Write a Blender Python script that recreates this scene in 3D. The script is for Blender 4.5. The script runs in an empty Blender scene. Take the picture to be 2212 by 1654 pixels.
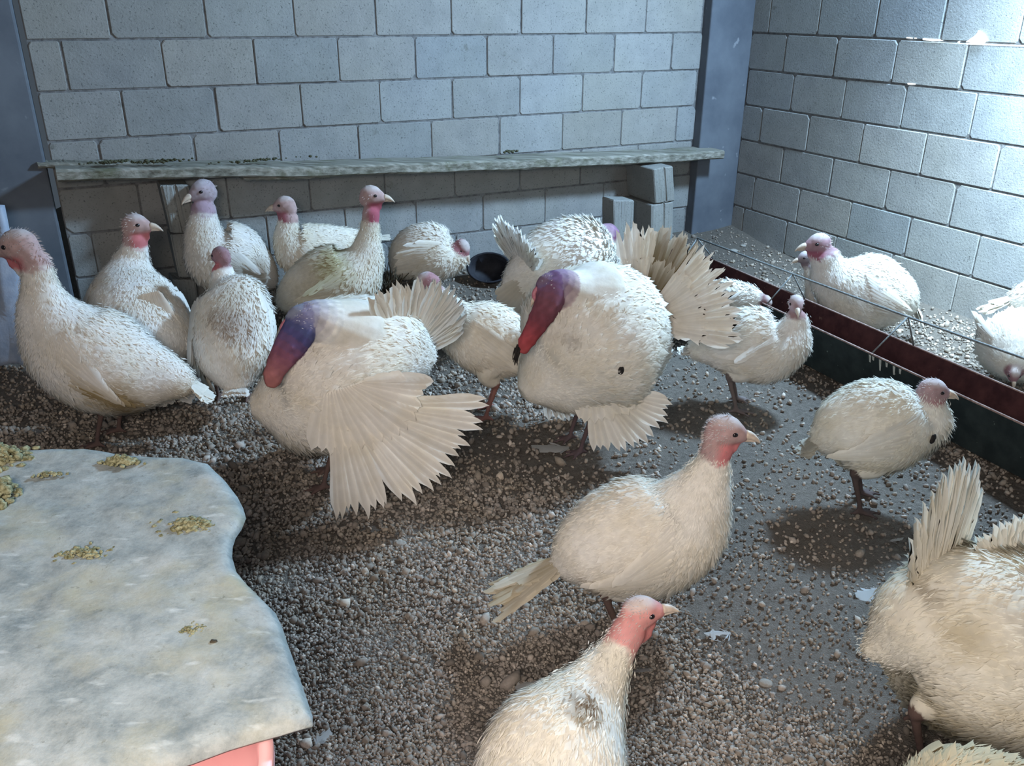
import bpy, math, random
import numpy as np
from mathutils import Vector, Matrix
rng = np.random.default_rng(7)
random.seed(7)
SC = bpy.context.scene
COL = SC.collection

# ------------------------------------------------------------------ camera
F_PX, PITCH, ROLL, CAMZ = 1851.5, 0.4162, -0.0055, 1.40
cam_d = bpy.data.cameras.new('camera'); cam = bpy.data.objects.new('camera', cam_d); COL.objects.link(cam)
cam_d.sensor_fit = 'HORIZONTAL'; cam_d.sensor_width = 36.0; cam_d.lens = F_PX / 2212 * 36.0
cam_d.clip_start = 0.02
cam.matrix_world = Matrix.Translation((0, 0, CAMZ)) @ Matrix.Rotation(math.pi/2 - PITCH, 4, 'X') @ Matrix.Rotation(-ROLL, 4, 'Z')
SC.camera = cam

# ------------------------------------------------------------------ light
SC.view_settings.view_transform = 'Standard'; SC.view_settings.look = 'None'
SC.view_settings.gamma = 1.0; SC.view_settings.use_curve_mapping = False
SC.view_settings.exposure = 0.44
w = bpy.data.worlds.new('world'); SC.world = w; w.use_nodes = True
w.node_tree.nodes['Background'].inputs[0].default_value = (0.62, 0.80, 1.0, 1)
w.node_tree.nodes['Background'].inputs[1].default_value = 0.065

def area(name, loc, target, size, size_y, power, color, spread=None):
    l = bpy.data.lights.new(name, 'AREA'); l.shape = 'RECTANGLE'; l.size = size; l.size_y = size_y
    l.energy = power; l.color = color
    if spread: l.spread = math.radians(spread)
    o = bpy.data.objects.new(name, l); COL.objects.link(o)
    d = Vector(target) - Vector(loc)
    o.rotation_euler = d.to_track_quat('-Z', 'Y').to_euler(); o.location = loc
    return o
area('daylight_from_side_opening', (2.05, 3.70, 2.48), (0.0, 3.0, 0.3), 0.34, 0.32, 165, (0.50, 0.74, 1.0))
area('right_wall_glow_fill', (1.95, 2.75, 2.15), (2.46, 3.25, 1.35), 0.40, 0.3, 80, (0.62, 0.84, 1.0), 85)  # added lamp, brightens the upper right wall; no roof gap is built
area('warm_camera_fill', (-0.2, -0.45, 1.65), (0.25, 1.9, 0.35), 0.9, 0.6, 40, (1.0, 0.88, 0.79))  # added warm fill just behind the camera for the foreground, not a real door

# ------------------------------------------------------------------ geometry of view
def ray(px, py):
    X = (px - 1106) / F_PX; U = -(py - 827) / F_PX
    x = X*math.cos(ROLL) - U*math.sin(ROLL); u = X*math.sin(ROLL) + U*math.cos(ROLL)
    return np.array([x, math.cos(PITCH) + u*math.sin(PITCH), -math.sin(PITCH) + u*math.cos(PITCH)])
CAM = np.array([0, 0, CAMZ])
def at_z(px, py, z=0.0):
    r = ray(px, py); return CAM + r*((z - CAMZ)/r[2])
def at_y(px, py, Y):
    r = ray(px, py); return CAM + r*(Y/r[1])
CXY = np.array([1.3951, 5.5887]); AB, AR = .4759, -1.1315
DB = np.array([math.cos(AB), math.sin(AB)]); NB = np.array([DB[1], -DB[0]])      # along / out of the back wall
DR = np.array([math.cos(AR), math.sin(AR)]); NR = np.array([DR[1], -DR[0]])      # along / out of the right wall
def bw(s, n, z): p = CXY + DB*s + NB*n; return np.array([p[0], p[1], z])
def rw(s, n, z): p = CXY + DR*s + NR*n; return np.array([p[0], p[1], z])
def on_back(px, py, n=0.0):
    r = ray(px, py); N = NB; t = ((CXY + NB*n) @ N)/(r[:2] @ N); P = CAM + r*t
    return float((P[:2] - CXY) @ DB), float(P[2]), P
def on_right(px, py, n=0.0):
    r = ray(px, py); N = NR; t = ((CXY + NR*n) @ N)/(r[:2] @ N); P = CAM + r*t
    return float((P[:2] - CXY) @ DR), float(P[2]), P

# ------------------------------------------------------------------ materials
def mat(name, rough=0.85):
    m = bpy.data.materials.new(name); m.use_nodes = True
    nt = m.node_tree; b = nt.nodes['Principled BSDF']; b.inputs['Roughness'].default_value = rough
    b.inputs['Specular IOR Level'].default_value = 0.25
    return m, nt, b
def nd(nt, t, **k):
    n = nt.nodes.new(t)
    for a, v in k.items(): setattr(n, a, v)
    return n
def noise(nt, scale, detail=4, rough=.6, coord='Object', dist=0):
    tc = nd(nt, 'ShaderNodeTexCoord'); n = nd(nt, 'ShaderNodeTexNoise')
    n.inputs['Scale'].default_value = scale; n.inputs['Detail'].default_value = detail
    n.inputs['Roughness'].default_value = rough; n.inputs['Distortion'].default_value = dist
    nt.links.new(tc.outputs[coord], n.inputs['Vector']); return n
def ramp(nt, src, stops):
    r = nd(nt, 'ShaderNodeValToRGB'); e = r.color_ramp.elements
    while len(e) < len(stops): e.new(.5)
    for i, (p, c) in enumerate(stops):
        e[i].position = p; e[i].color = (c, c, c, 1) if np.isscalar(c) else tuple(c) + (1,)
    nt.links.new(src, r.inputs[0]); return r
def mix(nt, fac, a, b, mode='MIX'):
    m = nd(nt, 'ShaderNodeMix', data_type='RGBA', blend_type=mode)
    for i, v in ((0, fac), (6, a), (7, b)):
        if hasattr(v, 'links') or hasattr(v, 'is_linked'): nt.links.new(v, m.inputs[i])
        elif i == 0: m.inputs[0].default_value = v
        else: m.inputs[i].default_value = tuple(v) + (1,)
    return m.outputs[2]
def bump(nt, b, h, strength=.5, dist=.01):
    n = nd(nt, 'ShaderNodeBump'); n.inputs['Strength'].default_value = strength; n.inputs['Distance'].default_value = dist
    nt.links.new(h, n.inputs['Height']); nt.links.new(n.outputs[0], b.inputs['Normal']); return n
def simple(name, c1, c2, scale=20, rough=.85, bs=.4, bd=.004, spots=None):
    m, nt, b = mat(name, rough); n = noise(nt, scale, 6)
    r = ramp(nt, n.outputs[0], [(.35, c1), (.65, c2)]); out = r.outputs[0]
    if spots:
        s = noise(nt, spots[0], 3, .5); k = ramp(nt, s.outputs[0], [(spots[1], 0.), (spots[1] + .05, 1.)])
        out = mix(nt, k.outputs[0], out, spots[2])
    nt.links.new(out, b.inputs['Base Color']); bump(nt, b, n.outputs[0], bs, bd); return m

def m_block():
    m, nt, b = mat('concrete_block', .92)
    big = noise(nt, 1.7, 4); mid = noise(nt, 9, 5); fine = noise(nt, 95, 5, .7)
    a = nd(nt, 'ShaderNodeVertexColor', layer_name='Col')
    c = ramp(nt, mid.outputs[0], [(.3, (.215, .225, .228)), (.7, (.275, .285, .285))]).outputs[0]
    c = mix(nt, ramp(nt, big.outputs[0], [(.4, 0.), (.7, .45)]).outputs[0], c, (.25, .255, .225))
    c = mix(nt, 1.0, c, a.outputs[0], 'MULTIPLY')
    pit = noise(nt, 130, 2, .5); pk = ramp(nt, pit.outputs[0], [(.62, 0.), (.70, .7)])
    c = mix(nt, pk.outputs[0], c, (.07, .075, .08))
    dirt = noise(nt, 6.5, 6, .7, dist=.6); dk = ramp(nt, dirt.outputs[0], [(.64, 0.), (.74, .5)])
    c = mix(nt, dk.outputs[0], c, (.08, .075, .06))
    nt.links.new(c, b.inputs['Base Color'])
    bump(nt, b, fine.outputs[0], .55, .006); return m
M_BLOCK = m_block()
M_MORTAR = simple('mortar', (.09, .093, .097), (.20, .205, .21), 30, .95, .8, .01)
M_COLUMN = simple('painted_concrete', (.085, .10, .125), (.13, .15, .178), 3.2, .8, .5, .004, (14, .68, (.2, .22, .25)))
M_WOOD = None
def m_wood():
    m, nt, b = mat('weathered_plank', .9)
    tc = nd(nt, 'ShaderNodeTexCoord'); mp = nd(nt, 'ShaderNodeMapping'); mp.inputs['Scale'].default_value = (2.2, 30, 30)
    nt.links.new(tc.outputs['Object'], mp.inputs[0]); n = nd(nt, 'ShaderNodeTexNoise'); n.inputs['Scale'].default_value = 1.6; n.inputs['Detail'].default_value = 7
    nt.links.new(mp.outputs[0], n.inputs['Vector'])
    c = ramp(nt, n.outputs[0], [(.3, (.10, .098, .08)), (.5, (.20, .198, .17)), (.72, (.33, .325, .29))]).outputs[0]
    s = noise(nt, 7, 5, .7); k = ramp(nt, s.outputs[0], [(.52, 0.), (.68, .75)])
    c = mix(nt, k.outputs[0], c, (.10, .105, .06))
    s2 = noise(nt, 45, 3, .6); k2 = ramp(nt, s2.outputs[0], [(.70, 0.), (.75, .8)]); c = mix(nt, k2.outputs[0], c, (.42, .42, .39))
    nt.links.new(c, b.inputs['Base Color']); bump(nt, b, n.outputs[0], .9, .01); return m
M_WOOD = m_wood()
def m_floor():
    m, nt, b = mat('litter_floor', .97)
    n1 = noise(nt, 60, 6, .75); n2 = noise(nt, 1.6, 4); n3 = noise(nt, 240, 3, .6)
    c = ramp(nt, n1.outputs[0], [(.3, (.105, .088, .074)), (.5, (.20, .175, .15)), (.72, (.31, .28, .245))]).outputs[0]
    c = mix(nt, ramp(nt, n2.outputs[0], [(.42, 0.), (.62, .6)]).outputs[0], c, (.215, .195, .17))
    nt.links.new(c, b.inputs['Base Color'])
    ad = nd(nt, 'ShaderNodeMath', operation='ADD'); nt.links.new(n1.outputs[0], ad.inputs[0]); nt.links.new(n3.outputs[0], ad.inputs[1])
    bump(nt, b, ad.outputs[0], 1.0, .012); return m
M_FLOOR = m_floor()
def m_attr(name, rough=.9, transl=.0, nscale=60, bs=.25, var=.12):
    m, nt, b = mat(name, rough)
    a = nd(nt, 'ShaderNodeVertexColor', layer_name='Col'); n = noise(nt, nscale, 4, .6); n2 = noise(nt, 7, 4, .6)
    v = ramp(nt, n.outputs[0], [(.3, 1 - var), (.7, 1.)]); v2 = ramp(nt, n2.outputs[0], [(.35, (.93, .90, .83)), (.6, (1, 1, 1))])
    c = mix(nt, 1.0, a.outputs[0], v.outputs[0], 'MULTIPLY'); c = mix(nt, 1.0, c, v2.outputs[0], 'MULTIPLY')
    nt.links.new(c, b.inputs['Base Color']); bump(nt, b, n.outputs[0], bs, .004)
    if transl > 0:
        t = nd(nt, 'ShaderNodeBsdfTranslucent'); nt.links.new(c, t.inputs[0]); ms = nd(nt, 'ShaderNodeMixShader')
        ms.inputs[0].default_value = transl; out = nt.nodes['Material Output']
        nt.links.new(b.outputs[0], ms.inputs[1]); nt.links.new(t.outputs[0], ms.inputs[2]); nt.links.new(ms.outputs[0], out.inputs[0])
    return m
M_BIRD = m_attr('plumage', .9, .25)
M_VANE = m_attr('flight_feather', .8, .25, 30, .15, .08)
M_GRAIN = m_attr('litter_grains', .95, 0, 150, .3, .25)
M_BEAK = simple('horn', (.42, .34, .28), (.58, .50, .41), 60, .45, .1, .001)
M_EYE, _, _b = mat('eye_black', .12); _b.inputs['Base Color'].default_value = (.012, .008, .010, 1); _b.inputs['Specular IOR Level'].default_value = .6
M_SNOOD = simple('snood_skin', (.34, .12, .16), (.5, .2, .24), 120, .6, .5, .002)
M_BEARD = simple('beard_bristles', (.012, .010, .010), (.03, .025, .022), 90, .8)
M_RUST = simple('rusty_metal', (.035, .012, .014), (.075, .03, .03), 18, .75, .3, .002, (30, .68, (.12, .07, .06)))
M_DARKM = simple('dark_metal', (.012, .018, .019), (.026, .036, .036), 14, .75, .3, .002, (40, .70, (.12, .15, .13)))
M_RIM = simple('worn_rim', (.16, .10, .09), (.34, .26, .23), 60, .7)
M_WIRE = simple('galvanised_rod', (.10, .115, .12), (.22, .24, .24), 120, .55, .5, .002)
M_DROP = simple('whitewash_drip', (.35, .37, .33), (.5, .5, .46), 60, .9)
M_DUNG = simple('dried_droppings', (.09, .085, .035), (.36, .35, .22), 130, .95, .8, .004)
M_PINK = simple('pink_plastic', (.86, .46, .46), (.9, .52, .51), 6, .45, .05, .001)
M_BLACK = simple('black_rubber', (.008, .009, .014), (.02, .022, .03), 20, .7)
M_STRAW = simple('dark_straw', (.03, .026, .02), (.09, .075, .05), 40, .95)
def m_sheet():
    m, nt, b = mat('dusty_sheet', .6)
    n = noise(nt, 15, 8, .76, dist=.15); f = noise(nt, 70, 5, .7)
    c = ramp(nt, n.outputs[0], [(.34, (.17, .20, .205)), (.5, (.29, .32, .315)), (.66, (.39, .42, .415))]).outputs[0]
    y = noise(nt, 6.1, 5, .65); c = mix(nt, ramp(nt, y.outputs[0], [(.50, 0.), (.68, .6)]).outputs[0], c, (.36, .34, .23))
    tc = nd(nt, 'ShaderNodeTexCoord'); mp = nd(nt, 'ShaderNodeMapping'); mp.inputs['Scale'].default_value = (22, 60, 22); mp.inputs['Rotation'].default_value = (0, 0, -.35)
    nt.links.new(tc.outputs['Object'], mp.inputs[0]); s = nd(nt, 'ShaderNodeTexNoise'); s.inputs['Scale'].default_value = 1.0; s.inputs['Detail'].default_value = 5
    nt.links.new(mp.outputs[0], s.inputs['Vector'])
    c = mix(nt, ramp(nt, s.outputs[0], [(.62, 0.), (.74, .6)]).outputs[0], c, (.55, .59, .59))
    k = noise(nt, 55, 5, .75); c = mix(nt, ramp(nt, k.outputs[0], [(.60, 0.), (.70, .5)]).outputs[0], c, (.10, .10, .07))
    nt.links.new(c, b.inputs['Base Color']); bump(nt, b, f.outputs[0], .5, .003); return m
M_SHEET = m_sheet()
def m_emit(name, col, s):
    m = bpy.data.materials.new(name); m.use_nodes = True; nt = m.node_tree; nt.nodes.clear()
    e = nt.nodes.new('ShaderNodeEmission'); e.inputs[0].default_value = col + (1,); e.inputs[1].default_value = s
    o = nt.nodes.new('ShaderNodeOutputMaterial'); nt.links.new(e.outputs[0], o.inputs[0]); return m
M_SKY = m_emit('daylight_outside', (.8, .93, 1.0), 4.0)

# ------------------------------------------------------------------ mesh helpers
class MB:
    def __init__(self): self.V = []; self.Fc = []; self.C = []; self.Nn = []; self.n = 0; self.hasn = False
    def add(self, V, F, col=None, nrm=None):
        V = np.asarray(V, float); F = np.asarray(F, int)
        self.V.append(V); self.Fc.extend((F + self.n).tolist()); self.n += len(V)
        if col is None: col = (1, 1, 1)
        c = np.asarray(col, float)
        if c.ndim == 1: c = np.tile(c, (len(V), 1))
        self.C.append(c)
        if nrm is not None: self.hasn = True
        self.Nn.append(np.zeros((len(V), 3)) if nrm is None else nrm)
    def mesh(self, name, m, origin=None, smooth=True):
        V = np.concatenate(self.V)
        if origin is not None: V = V - np.asarray(origin)
        me = bpy.data.meshes.new(name); me.from_pydata(V.tolist(), [], self.Fc)
        at = me.color_attributes.new('Col', 'FLOAT_COLOR', 'POINT')
        C = np.concatenate(self.C); C = np.concatenate([C, np.ones((len(C), 1))], 1)
        at.data.foreach_set('color', C.ravel())
        me.materials.append(m)
        if smooth: me.polygons.foreach_set('use_smooth', np.ones(len(me.polygons), bool))
        me.update()
        if self.hasn: me.normals_split_custom_set_from_vertices(np.concatenate(self.Nn).tolist())
        return me
    def obj(self, name, m, parent=None, origin=None, smooth=True):
        if parent is not None and origin is None: origin = np.array(parent.location)
        o = bpy.data.objects.new(name, self.mesh(name, m, origin, smooth)); COL.objects.link(o)
        if parent is not None: o.parent = parent
        elif origin is not None: o.location = origin
        return o
def tag(o, label=None, cat=None, group=None, kind=None):
    for k, v in (('label', label), ('category', cat), ('group', group), ('kind', kind)):
        if v: o[k] = v
    return o
def empty(name, loc, label=None, cat=None, group=None):
    o = bpy.data.objects.new(name, None); COL.objects.link(o); o.location = tuple(loc); o.empty_display_size = .05
    return tag(o, label, cat, group)
BOXF = [(0, 1, 3, 2), (4, 6, 7, 5), (0, 4, 5, 1), (2, 3, 7, 6), (0, 2, 6, 4), (1, 5, 7, 3)]
def box8(P):  # P[i][j][k]
    return np.array(P), BOXF
def boxpts(o, a, b, c):
    o, a, b, c = map(np.asarray, (o, a, b, c))
    return np.array([o, o + c, o + b, o + b + c, o + a, o + a + c, o + a + b, o + a + b + c])
def bevel(o, w=.004, seg=2):
    m = o.modifiers.new('bevel', 'BEVEL'); m.width = w; m.segments = seg; m.limit_method = 'ANGLE'; return o
def tube(pts, r, k=8, caps=True):
    pts = np.asarray(pts, float); n = len(pts); r = np.broadcast_to(r, (n,))
    T = np.gradient(pts, axis=0); T /= np.linalg.norm(T, axis=1)[:, None] + 1e-9
    up = np.array([0, 0, 1.]) if abs(T[0][2]) < .9 else np.array([1., 0, 0])
    V = []; a = np.arange(k)*2*np.pi/k
    for i in range(n):
        L = np.cross(T[i], up); L /= np.linalg.norm(L); U = np.cross(L, T[i]); up = U
        V.append(pts[i] + r[i]*(np.cos(a)[:, None]*L + np.sin(a)[:, None]*U))
    V = np.concatenate(V); Fc = [[i*k + j, i*k + (j + 1) % k, (i + 1)*k + (j + 1) % k, (i + 1)*k + j] for i in range(n - 1) for j in range(k)]
    V = np.concatenate([V, pts[:1], pts[-1:]]); a0 = n*k; b0 = a0 + 1
    F3 = []
    if caps:
        F3 = [[a0, (j + 1) % k, j, a0] for j in range(k)]
        F3 = [[a0, (j + 1) % k, j] for j in range(k)] + [[b0, (n - 1)*k + j, (n - 1)*k + (j + 1) % k] for j in range(k)]
    return V, Fc, F3
def add_tube(mb, pts, r, k=8, col=None):
    V, F4, F3 = tube(pts, r, k); n0 = mb.n
    mb.add(V, F4, col); mb.Fc.extend([[x + n0 for x in f] for f in F3])
def ico(sub=2):
    import bmesh
    bm = bmesh.new(); bmesh.ops.create_icosphere(bm, subdivisions=sub, radius=1)
    V = np.array([v.co[:] for v in bm.verts]); Fc = np.array([[v.index for v in f.verts] for f in bm.faces]); bm.free(); return V, Fc
ICO1, ICO2, ICO3 = ico(1), ico(2), ico(3)
def fix(v): v = np.asarray(v, float); return v/(np.linalg.norm(v, axis=-1, keepdims=True) + 1e-12)
def catmull(P, n):
    P = np.asarray(P, float); m = len(P)
    Q = np.concatenate([[2*P[0] - P[1]], P, [2*P[-1] - P[-2]]])
    ts = np.linspace(0, m - 1, n); out = []
    for t in ts:
        i = min(int(t), m - 2); u = t - i; a, b, c, d = Q[i:i + 4]
        out.append(.5*((2*b) + (-a + c)*u + (2*a - 5*b + 4*c - d)*u*u + (-a + 3*b - 3*c + d)*u**3))
    return np.array(out), ts
def vnoise(P, scale, seed=0):
    r = np.random.default_rng(seed); out = np.zeros(len(P))
    for k in range(9):
        d = r.normal(size=3); d /= np.linalg.norm(d); fq = scale*(.6 + 1.2*r.random())
        out += np.sin(P @ d*fq*2*np.pi + r.random()*6.28)
    return out/4.5

# ------------------------------------------------------------------ room
ZA, HC = CAMZ - .1486, .205
def fz(x, y):          # litter height
    x = np.asarray(x, float); y = np.asarray(y, float)
    db = (CXY[0] - x)*(-NB[0]) + (CXY[1] - y)*(-NB[1]); dr = (CXY[0] - x)*(-NR[0]) + (CXY[1] - y)*(-NR[1])
    sb = np.clip(1 - db/.9, 0, 1); sr = np.clip(1 - dr/.35, 0, 1)
    return .07*sb*sb + .03*sr + .010*np.sin(x*3.1 + y*1.7) * np.cos(y*2.3 - x)
def block_wall(P, rows, L, zlo, zhi, smin, smax, skip=None, seed=1):
    """P(s,n,z) maps wall space to the world; rows: dict row -> joint offset"""
    r = np.random.default_rng(seed); mb = MB()
    k0 = int(math.floor((ZA - zhi)/HC)) ; k1 = int(math.ceil((ZA - zlo)/HC))
    for k in range(k0, k1):        # row k lies between line k-... : top = ZA - k*HC
        zt = ZA - k*HC - .0045; zb = ZA - (k + 1)*HC + .0045
        off = rows.get(k, rows[min(rows, key=lambda q: (abs(q - k) + (10 if (q - k) % 2 else 0)))])
        i0 = int(math.floor((smin - off)/L)) - 1
        for i in range(i0, i0 + int((smax - smin)/L) + 4):
            a = off + i*L + .0035 + r.normal()*.0015; b = off + (i + 1)*L - .0035 + r.normal()*.0015
            a = max(a, smin); b = min(b, smax)
            if b - a < .03: continue
            if skip and skip(.5*(a + b), .5*(zt + zb)): continue
            j = lambda q=.0022: r.normal()*q
            n1 = .0045 + abs(j(.0015)); pts = []
            # rounded face: grid 2x2 box with small inset front
            bk = -.02
            A = [P(a + j(), bk, zb + j()), P(a + j(), bk, zt + j()), P(b + j(), bk, zb + j()), P(b + j(), bk, zt + j())]
            g = .0030
            Bf = [P(a + j(.001), n1 - g, zb), P(a, n1 - g, zt), P(b, n1 - g, zb), P(b, n1 - g, zt)]
            # octagonal-ish front face with chipped corners
            q = [.004 + abs(j(.009)) for _ in range(4)]
            fr = [P(a + g, n1, zb + q[0]), P(a + q[0], n1, zb + g), P(b - q[1], n1, zb + g), P(b - g, n1, zb + q[1]),
                  P(b - g, n1, zt - q[2]), P(b - q[2], n1, zt - g), P(a + q[3], n1, zt - g), P(a + g, n1, zt - q[3])]
            md = [P(a, n1 - g, zb + q[0]), P(a + q[0]*.8, n1 - g, zb), P(b - q[1]*.8, n1 - g, zb), P(b, n1 - g, zb + q[1]),
                  P(b, n1 - g, zt - q[2]), P(b - q[2]*.8, n1 - g, zt), P(a + q[3]*.8, n1 - g, zt), P(a, n1 - g, zt - q[3])]
            bkp = [np.array(p) for p in [P(a, bk, zb + q[0]), P(a + q[0]*.8, bk, zb), P(b - q[1]*.8, bk, zb), P(b, bk, zb + q[1]),
                  P(b, bk, zt - q[2]), P(b - q[2]*.8, bk, zt), P(a + q[3]*.8, bk, zt), P(a, bk, zt - q[3])]]
            V = np.array(fr + md + bkp); n0 = mb.n
            Fc = [[e, (e + 1) % 8, 8 + (e + 1) % 8, 8 + e] for e in range(8)] + [[8 + e, 8 + (e + 1) % 8, 16 + (e + 1) % 8, 16 + e] for e in range(8)]
            sh = 1 + r.normal()*.04; warm = r.normal()*.018
            mb.add(V, Fc, (sh + warm, sh, sh - warm)); mb.Fc.append([n0 + e for e in range(8)][::-1])
    return mb
brow = {0: -3.8505 + .3981*0 + .0 + .0 - .0, 1: 0, 2: 0, 3: 0}
# joint offsets measured on the two walls (row k spans line k .. k+1; row -1 is the one above line A)
brow = {-1: -3.5214, 0: -3.7236, 1: -3.5239, 2: -3.6497, 3: -3.52, 4: -3.75, -2: -3.73}
rrow = {-1: .2153, 0: .3739, 1: .4762 - .3973, 2: .2483, 3: .4668 - .3973 + .0, 4: .2483 + .0, 5: .1, 6: .3, -2: .05}
rrow[3] = .4668 - .3973; rrow[4] = .6456 - .3973; rrow[5] = .20 - .02
TOP = 3.0
mb = block_wall(bw, brow, .3981, -.15, TOP, -3.845, -.325, seed=3)
wb = mb.obj('wall_back', M_BLOCK, smooth=False); tag(wb, 'pale grey concrete block wall at the back of the pen', kind='structure')
def slab(P, s0, s1, z0, z1, n0, n1, skip=None):
    pts = [P(s, n, z) for s in (s0, s1) for n in (n0, n1) for z in (z0, z1)]
    return np.array(pts), BOXF
m2 = MB(); m2.add(*slab(bw, -3.848, .2, -.2, TOP, -.12, 0.0)); o = m2.obj('mortar', M_MORTAR, smooth=False); o.parent = wb
# right wall with a high opening (outside the frame) where the daylight enters
OPEN = (1.75, 2.75, 2.05, 2.75)
def skip_r(s, z):
    return OPEN[0] - .1 < s < OPEN[1] + .1 and OPEN[2] - .05 < z < OPEN[3] + .05
wide = 1.2                  # the big block beside the crack in the top course
mb = block_wall(rw, rrow, .3973, -.15, TOP, .07, 5.2, skip_r, seed=5)
wr = mb.obj('wall_right', M_BLOCK, smooth=False); tag(wr, 'pale block wall on the right lit by daylight', kind='structure')
m2 = MB()
for (s0, s1, z0, z1) in ((-.2, OPEN[0], -.2, TOP), (OPEN[1], 5.2, -.2, TOP), (OPEN[0], OPEN[1], -.2, OPEN[2]), (OPEN[0], OPEN[1], OPEN[3], TOP)):
    m2.add(*slab(rw, s0, s1, z0, z1, -.12, 0.0))
o = m2.obj('mortar', M_MORTAR, smooth=False); o.parent = wr
# cracks where daylight shows through the mortar
cr = MB()
def crack(pts, n=.0095):
    P = [on_right(x, y, n)[2] for x, y in pts]; cr.add(P, [list(range(len(P)))][:1] if False else np.zeros((0, 3), int)); cr.Fc.append([cr.n - len(P) + i for i in range(len(P))])
crack([(2078, 80), (2102, 83), (2116, 84), (2124, 76), (2120, 66), (2112, 58), (2105, 54), (2103, 60), (2098, 66)], .012)
crack([(1950, 71), (1963, 72), (1963, 74), (1950, 73)]); crack([(1967, 72), (1972, 72.5), (1972, 74), (1967, 74)])
crack([(1985, 73), (2005, 74), (2022, 75), (2030, 78), (2005, 79), (1985, 76)]); crack([(2060, 80), (2066, 78), (2065, 82), (2061, 82)])
crack([(1953, 170), (1970, 171), (1970, 173), (1954, 173)])
crack([(2078, 82.5), (2125, 83.5), (2212, 86), (2212, 88), (2125, 86), (2078, 85)])
cro = cr.obj('daylight_crack', M_SKY, smooth=False); cro.parent = wr
# left wall (outside the frame on the left) and columns
m2 = MB(); m2.add(*box8(boxpts((-3.15, -.6, -.2), (-.12, 0, 0), (0, 4.4, 0), (0, 0, TOP + .2))))
tag(m2.obj('wall_left', M_MORTAR, smooth=False), 'rendered wall at the left side of the pen', kind='structure')
m2 = MB(); m2.add(*slab(bw, -.327, -.002, -.1, TOP, -.1, .073))
o = bevel(m2.obj('trim_1', M_COLUMN, smooth=False), .008); tag(o, 'blue grey concrete column in the back right corner', kind='structure')
m2 = MB(); m2.add(*slab(bw, -4.45, -3.87, -.1, TOP, -.1, .08))
o = bevel(m2.obj('trim_2', M_COLUMN, smooth=False), .01); tag(o, 'blue grey concrete column at the left end of the back wall', kind='structure')

# floor
gx, gy = np.meshgrid(np.linspace(-3.2, 4.0, 240), np.linspace(-.5, 6.2, 240), indexing='ij')
gz = fz(gx, gy) + .004*vnoise(np.stack([gx.ravel(), gy.ravel(), 0*gx.ravel()], 1), 3.5, 4).reshape(gx.shape)
V = np.stack([gx.ravel(), gy.ravel(), gz.ravel()], 1); I = np.arange(240*240).reshape(240, 240)
Fq = np.stack([I[:-1, :-1], I[1:, :-1], I[1:, 1:], I[:-1, 1:]], -1).reshape(-1, 4)
m2 = MB(); m2.add(V, Fq); tag(m2.obj('floor', M_FLOOR), 'litter covered floor of the pen', kind='structure')
# grains of litter: nobody could count them
def grains(n, seed=11):
    r = np.random.default_rng(seed)
    u = r.random(n*4); py = 470 + 1190*u**.9; px = -20 + 2260*r.random(n*4)
    X = []; 
    R = np.stack([(px - 1106)/F_PX, -(py - 827)/F_PX], 1)
    ry = math.cos(PITCH) + R[:, 1]*math.sin(PITCH); rz = -math.sin(PITCH) + R[:, 1]*math.cos(PITCH)
    t = -CAMZ/rz; x = R[:, 0]*t; y = ry*t
    P3 = np.stack([x, y, 0*x], 1)
    dens = .5 + .9*vnoise(P3, .9, 21) + .35*(x < .45) - .25*(x > .55)*(y < 2.2)
    db = (CXY[0] - x)*(-NB[0]) + (CXY[1] - y)*(-NB[1]); dr = (CXY[0] - x)*(-NR[0]) + (CXY[1] - y)*(-NR[1])
    ok = (r.random(len(x)) < np.clip(dens, .16, 1)) & (db > .03) & (dr > .03) & (y > .2)
    x, y = x[ok][:n], y[ok][:n]; n = len(x)
    s = .0026*np.exp(r.normal(size=n)*.42) + .0012; big = r.random(n) < .03; s[big] *= 1.7
    s *= np.clip(y/1.9, .8, 1.35)
    B, Fc = ICO1; Q = r.normal(size=(n, 4)); Q /= np.linalg.norm(Q, axis=1)[:, None]
    a, b, c, d = Q.T
    Rm = np.stack([1 - 2*(c*c + d*d), 2*(b*c - a*d), 2*(b*d + a*c), 2*(b*c + a*d), 1 - 2*(b*b + d*d), 2*(c*d - a*b), 2*(b*d - a*c), 2*(c*d + a*b), 1 - 2*(b*b + c*c)], 1).reshape(n, 3, 3)
    sc = np.stack([s*1.35, s, s*.75], 1)
    Vv = np.einsum('nij,nvj->nvi', Rm, B[None]*sc[:, None, :]*(1 + .18*r.normal(size=(n, len(B), 1))))
    Vv += np.stack([x, y, fz(x, y) + s*.35 + .002], 1)[:, None, :]
    g = np.clip(.275 + .065*r.normal(size=n), .08, .45); lt = r.random(n) < .12; g[lt] = g[lt]*1.5
    colr = np.stack([g*1.08, g*.955, g*.84], 1); C = np.repeat(colr, len(B), 0)
    Ff = (Fc[None] + (np.arange(n)*len(B))[:, None, None]).reshape(-1, 3)
    me = bpy.data.meshes.new('litter'); me.vertices.add(n*len(B)); me.vertices.foreach_set('co', Vv.ravel())
    me.loops.add(Ff.size); me.loops.foreach_set('vertex_index', Ff.ravel().astype(np.int32)); me.polygons.add(len(Ff))
    me.polygons.foreach_set('loop_start', np.arange(0, Ff.size, 3, dtype=np.int32)); me.update(calc_edges=True)
    at = me.color_attributes.new('Col', 'FLOAT_COLOR', 'POINT'); at.data.foreach_set('color', np.concatenate([C, np.ones((len(C), 1))], 1).ravel())
    me.materials.append(M_GRAIN); me.validate()
    o = bpy.data.objects.new('litter', me); COL.objects.link(o)
    return tag(o, 'coarse grey brown grains of litter strewn over the pen floor', 'litter', None, 'stuff')
grains(70000)

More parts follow.
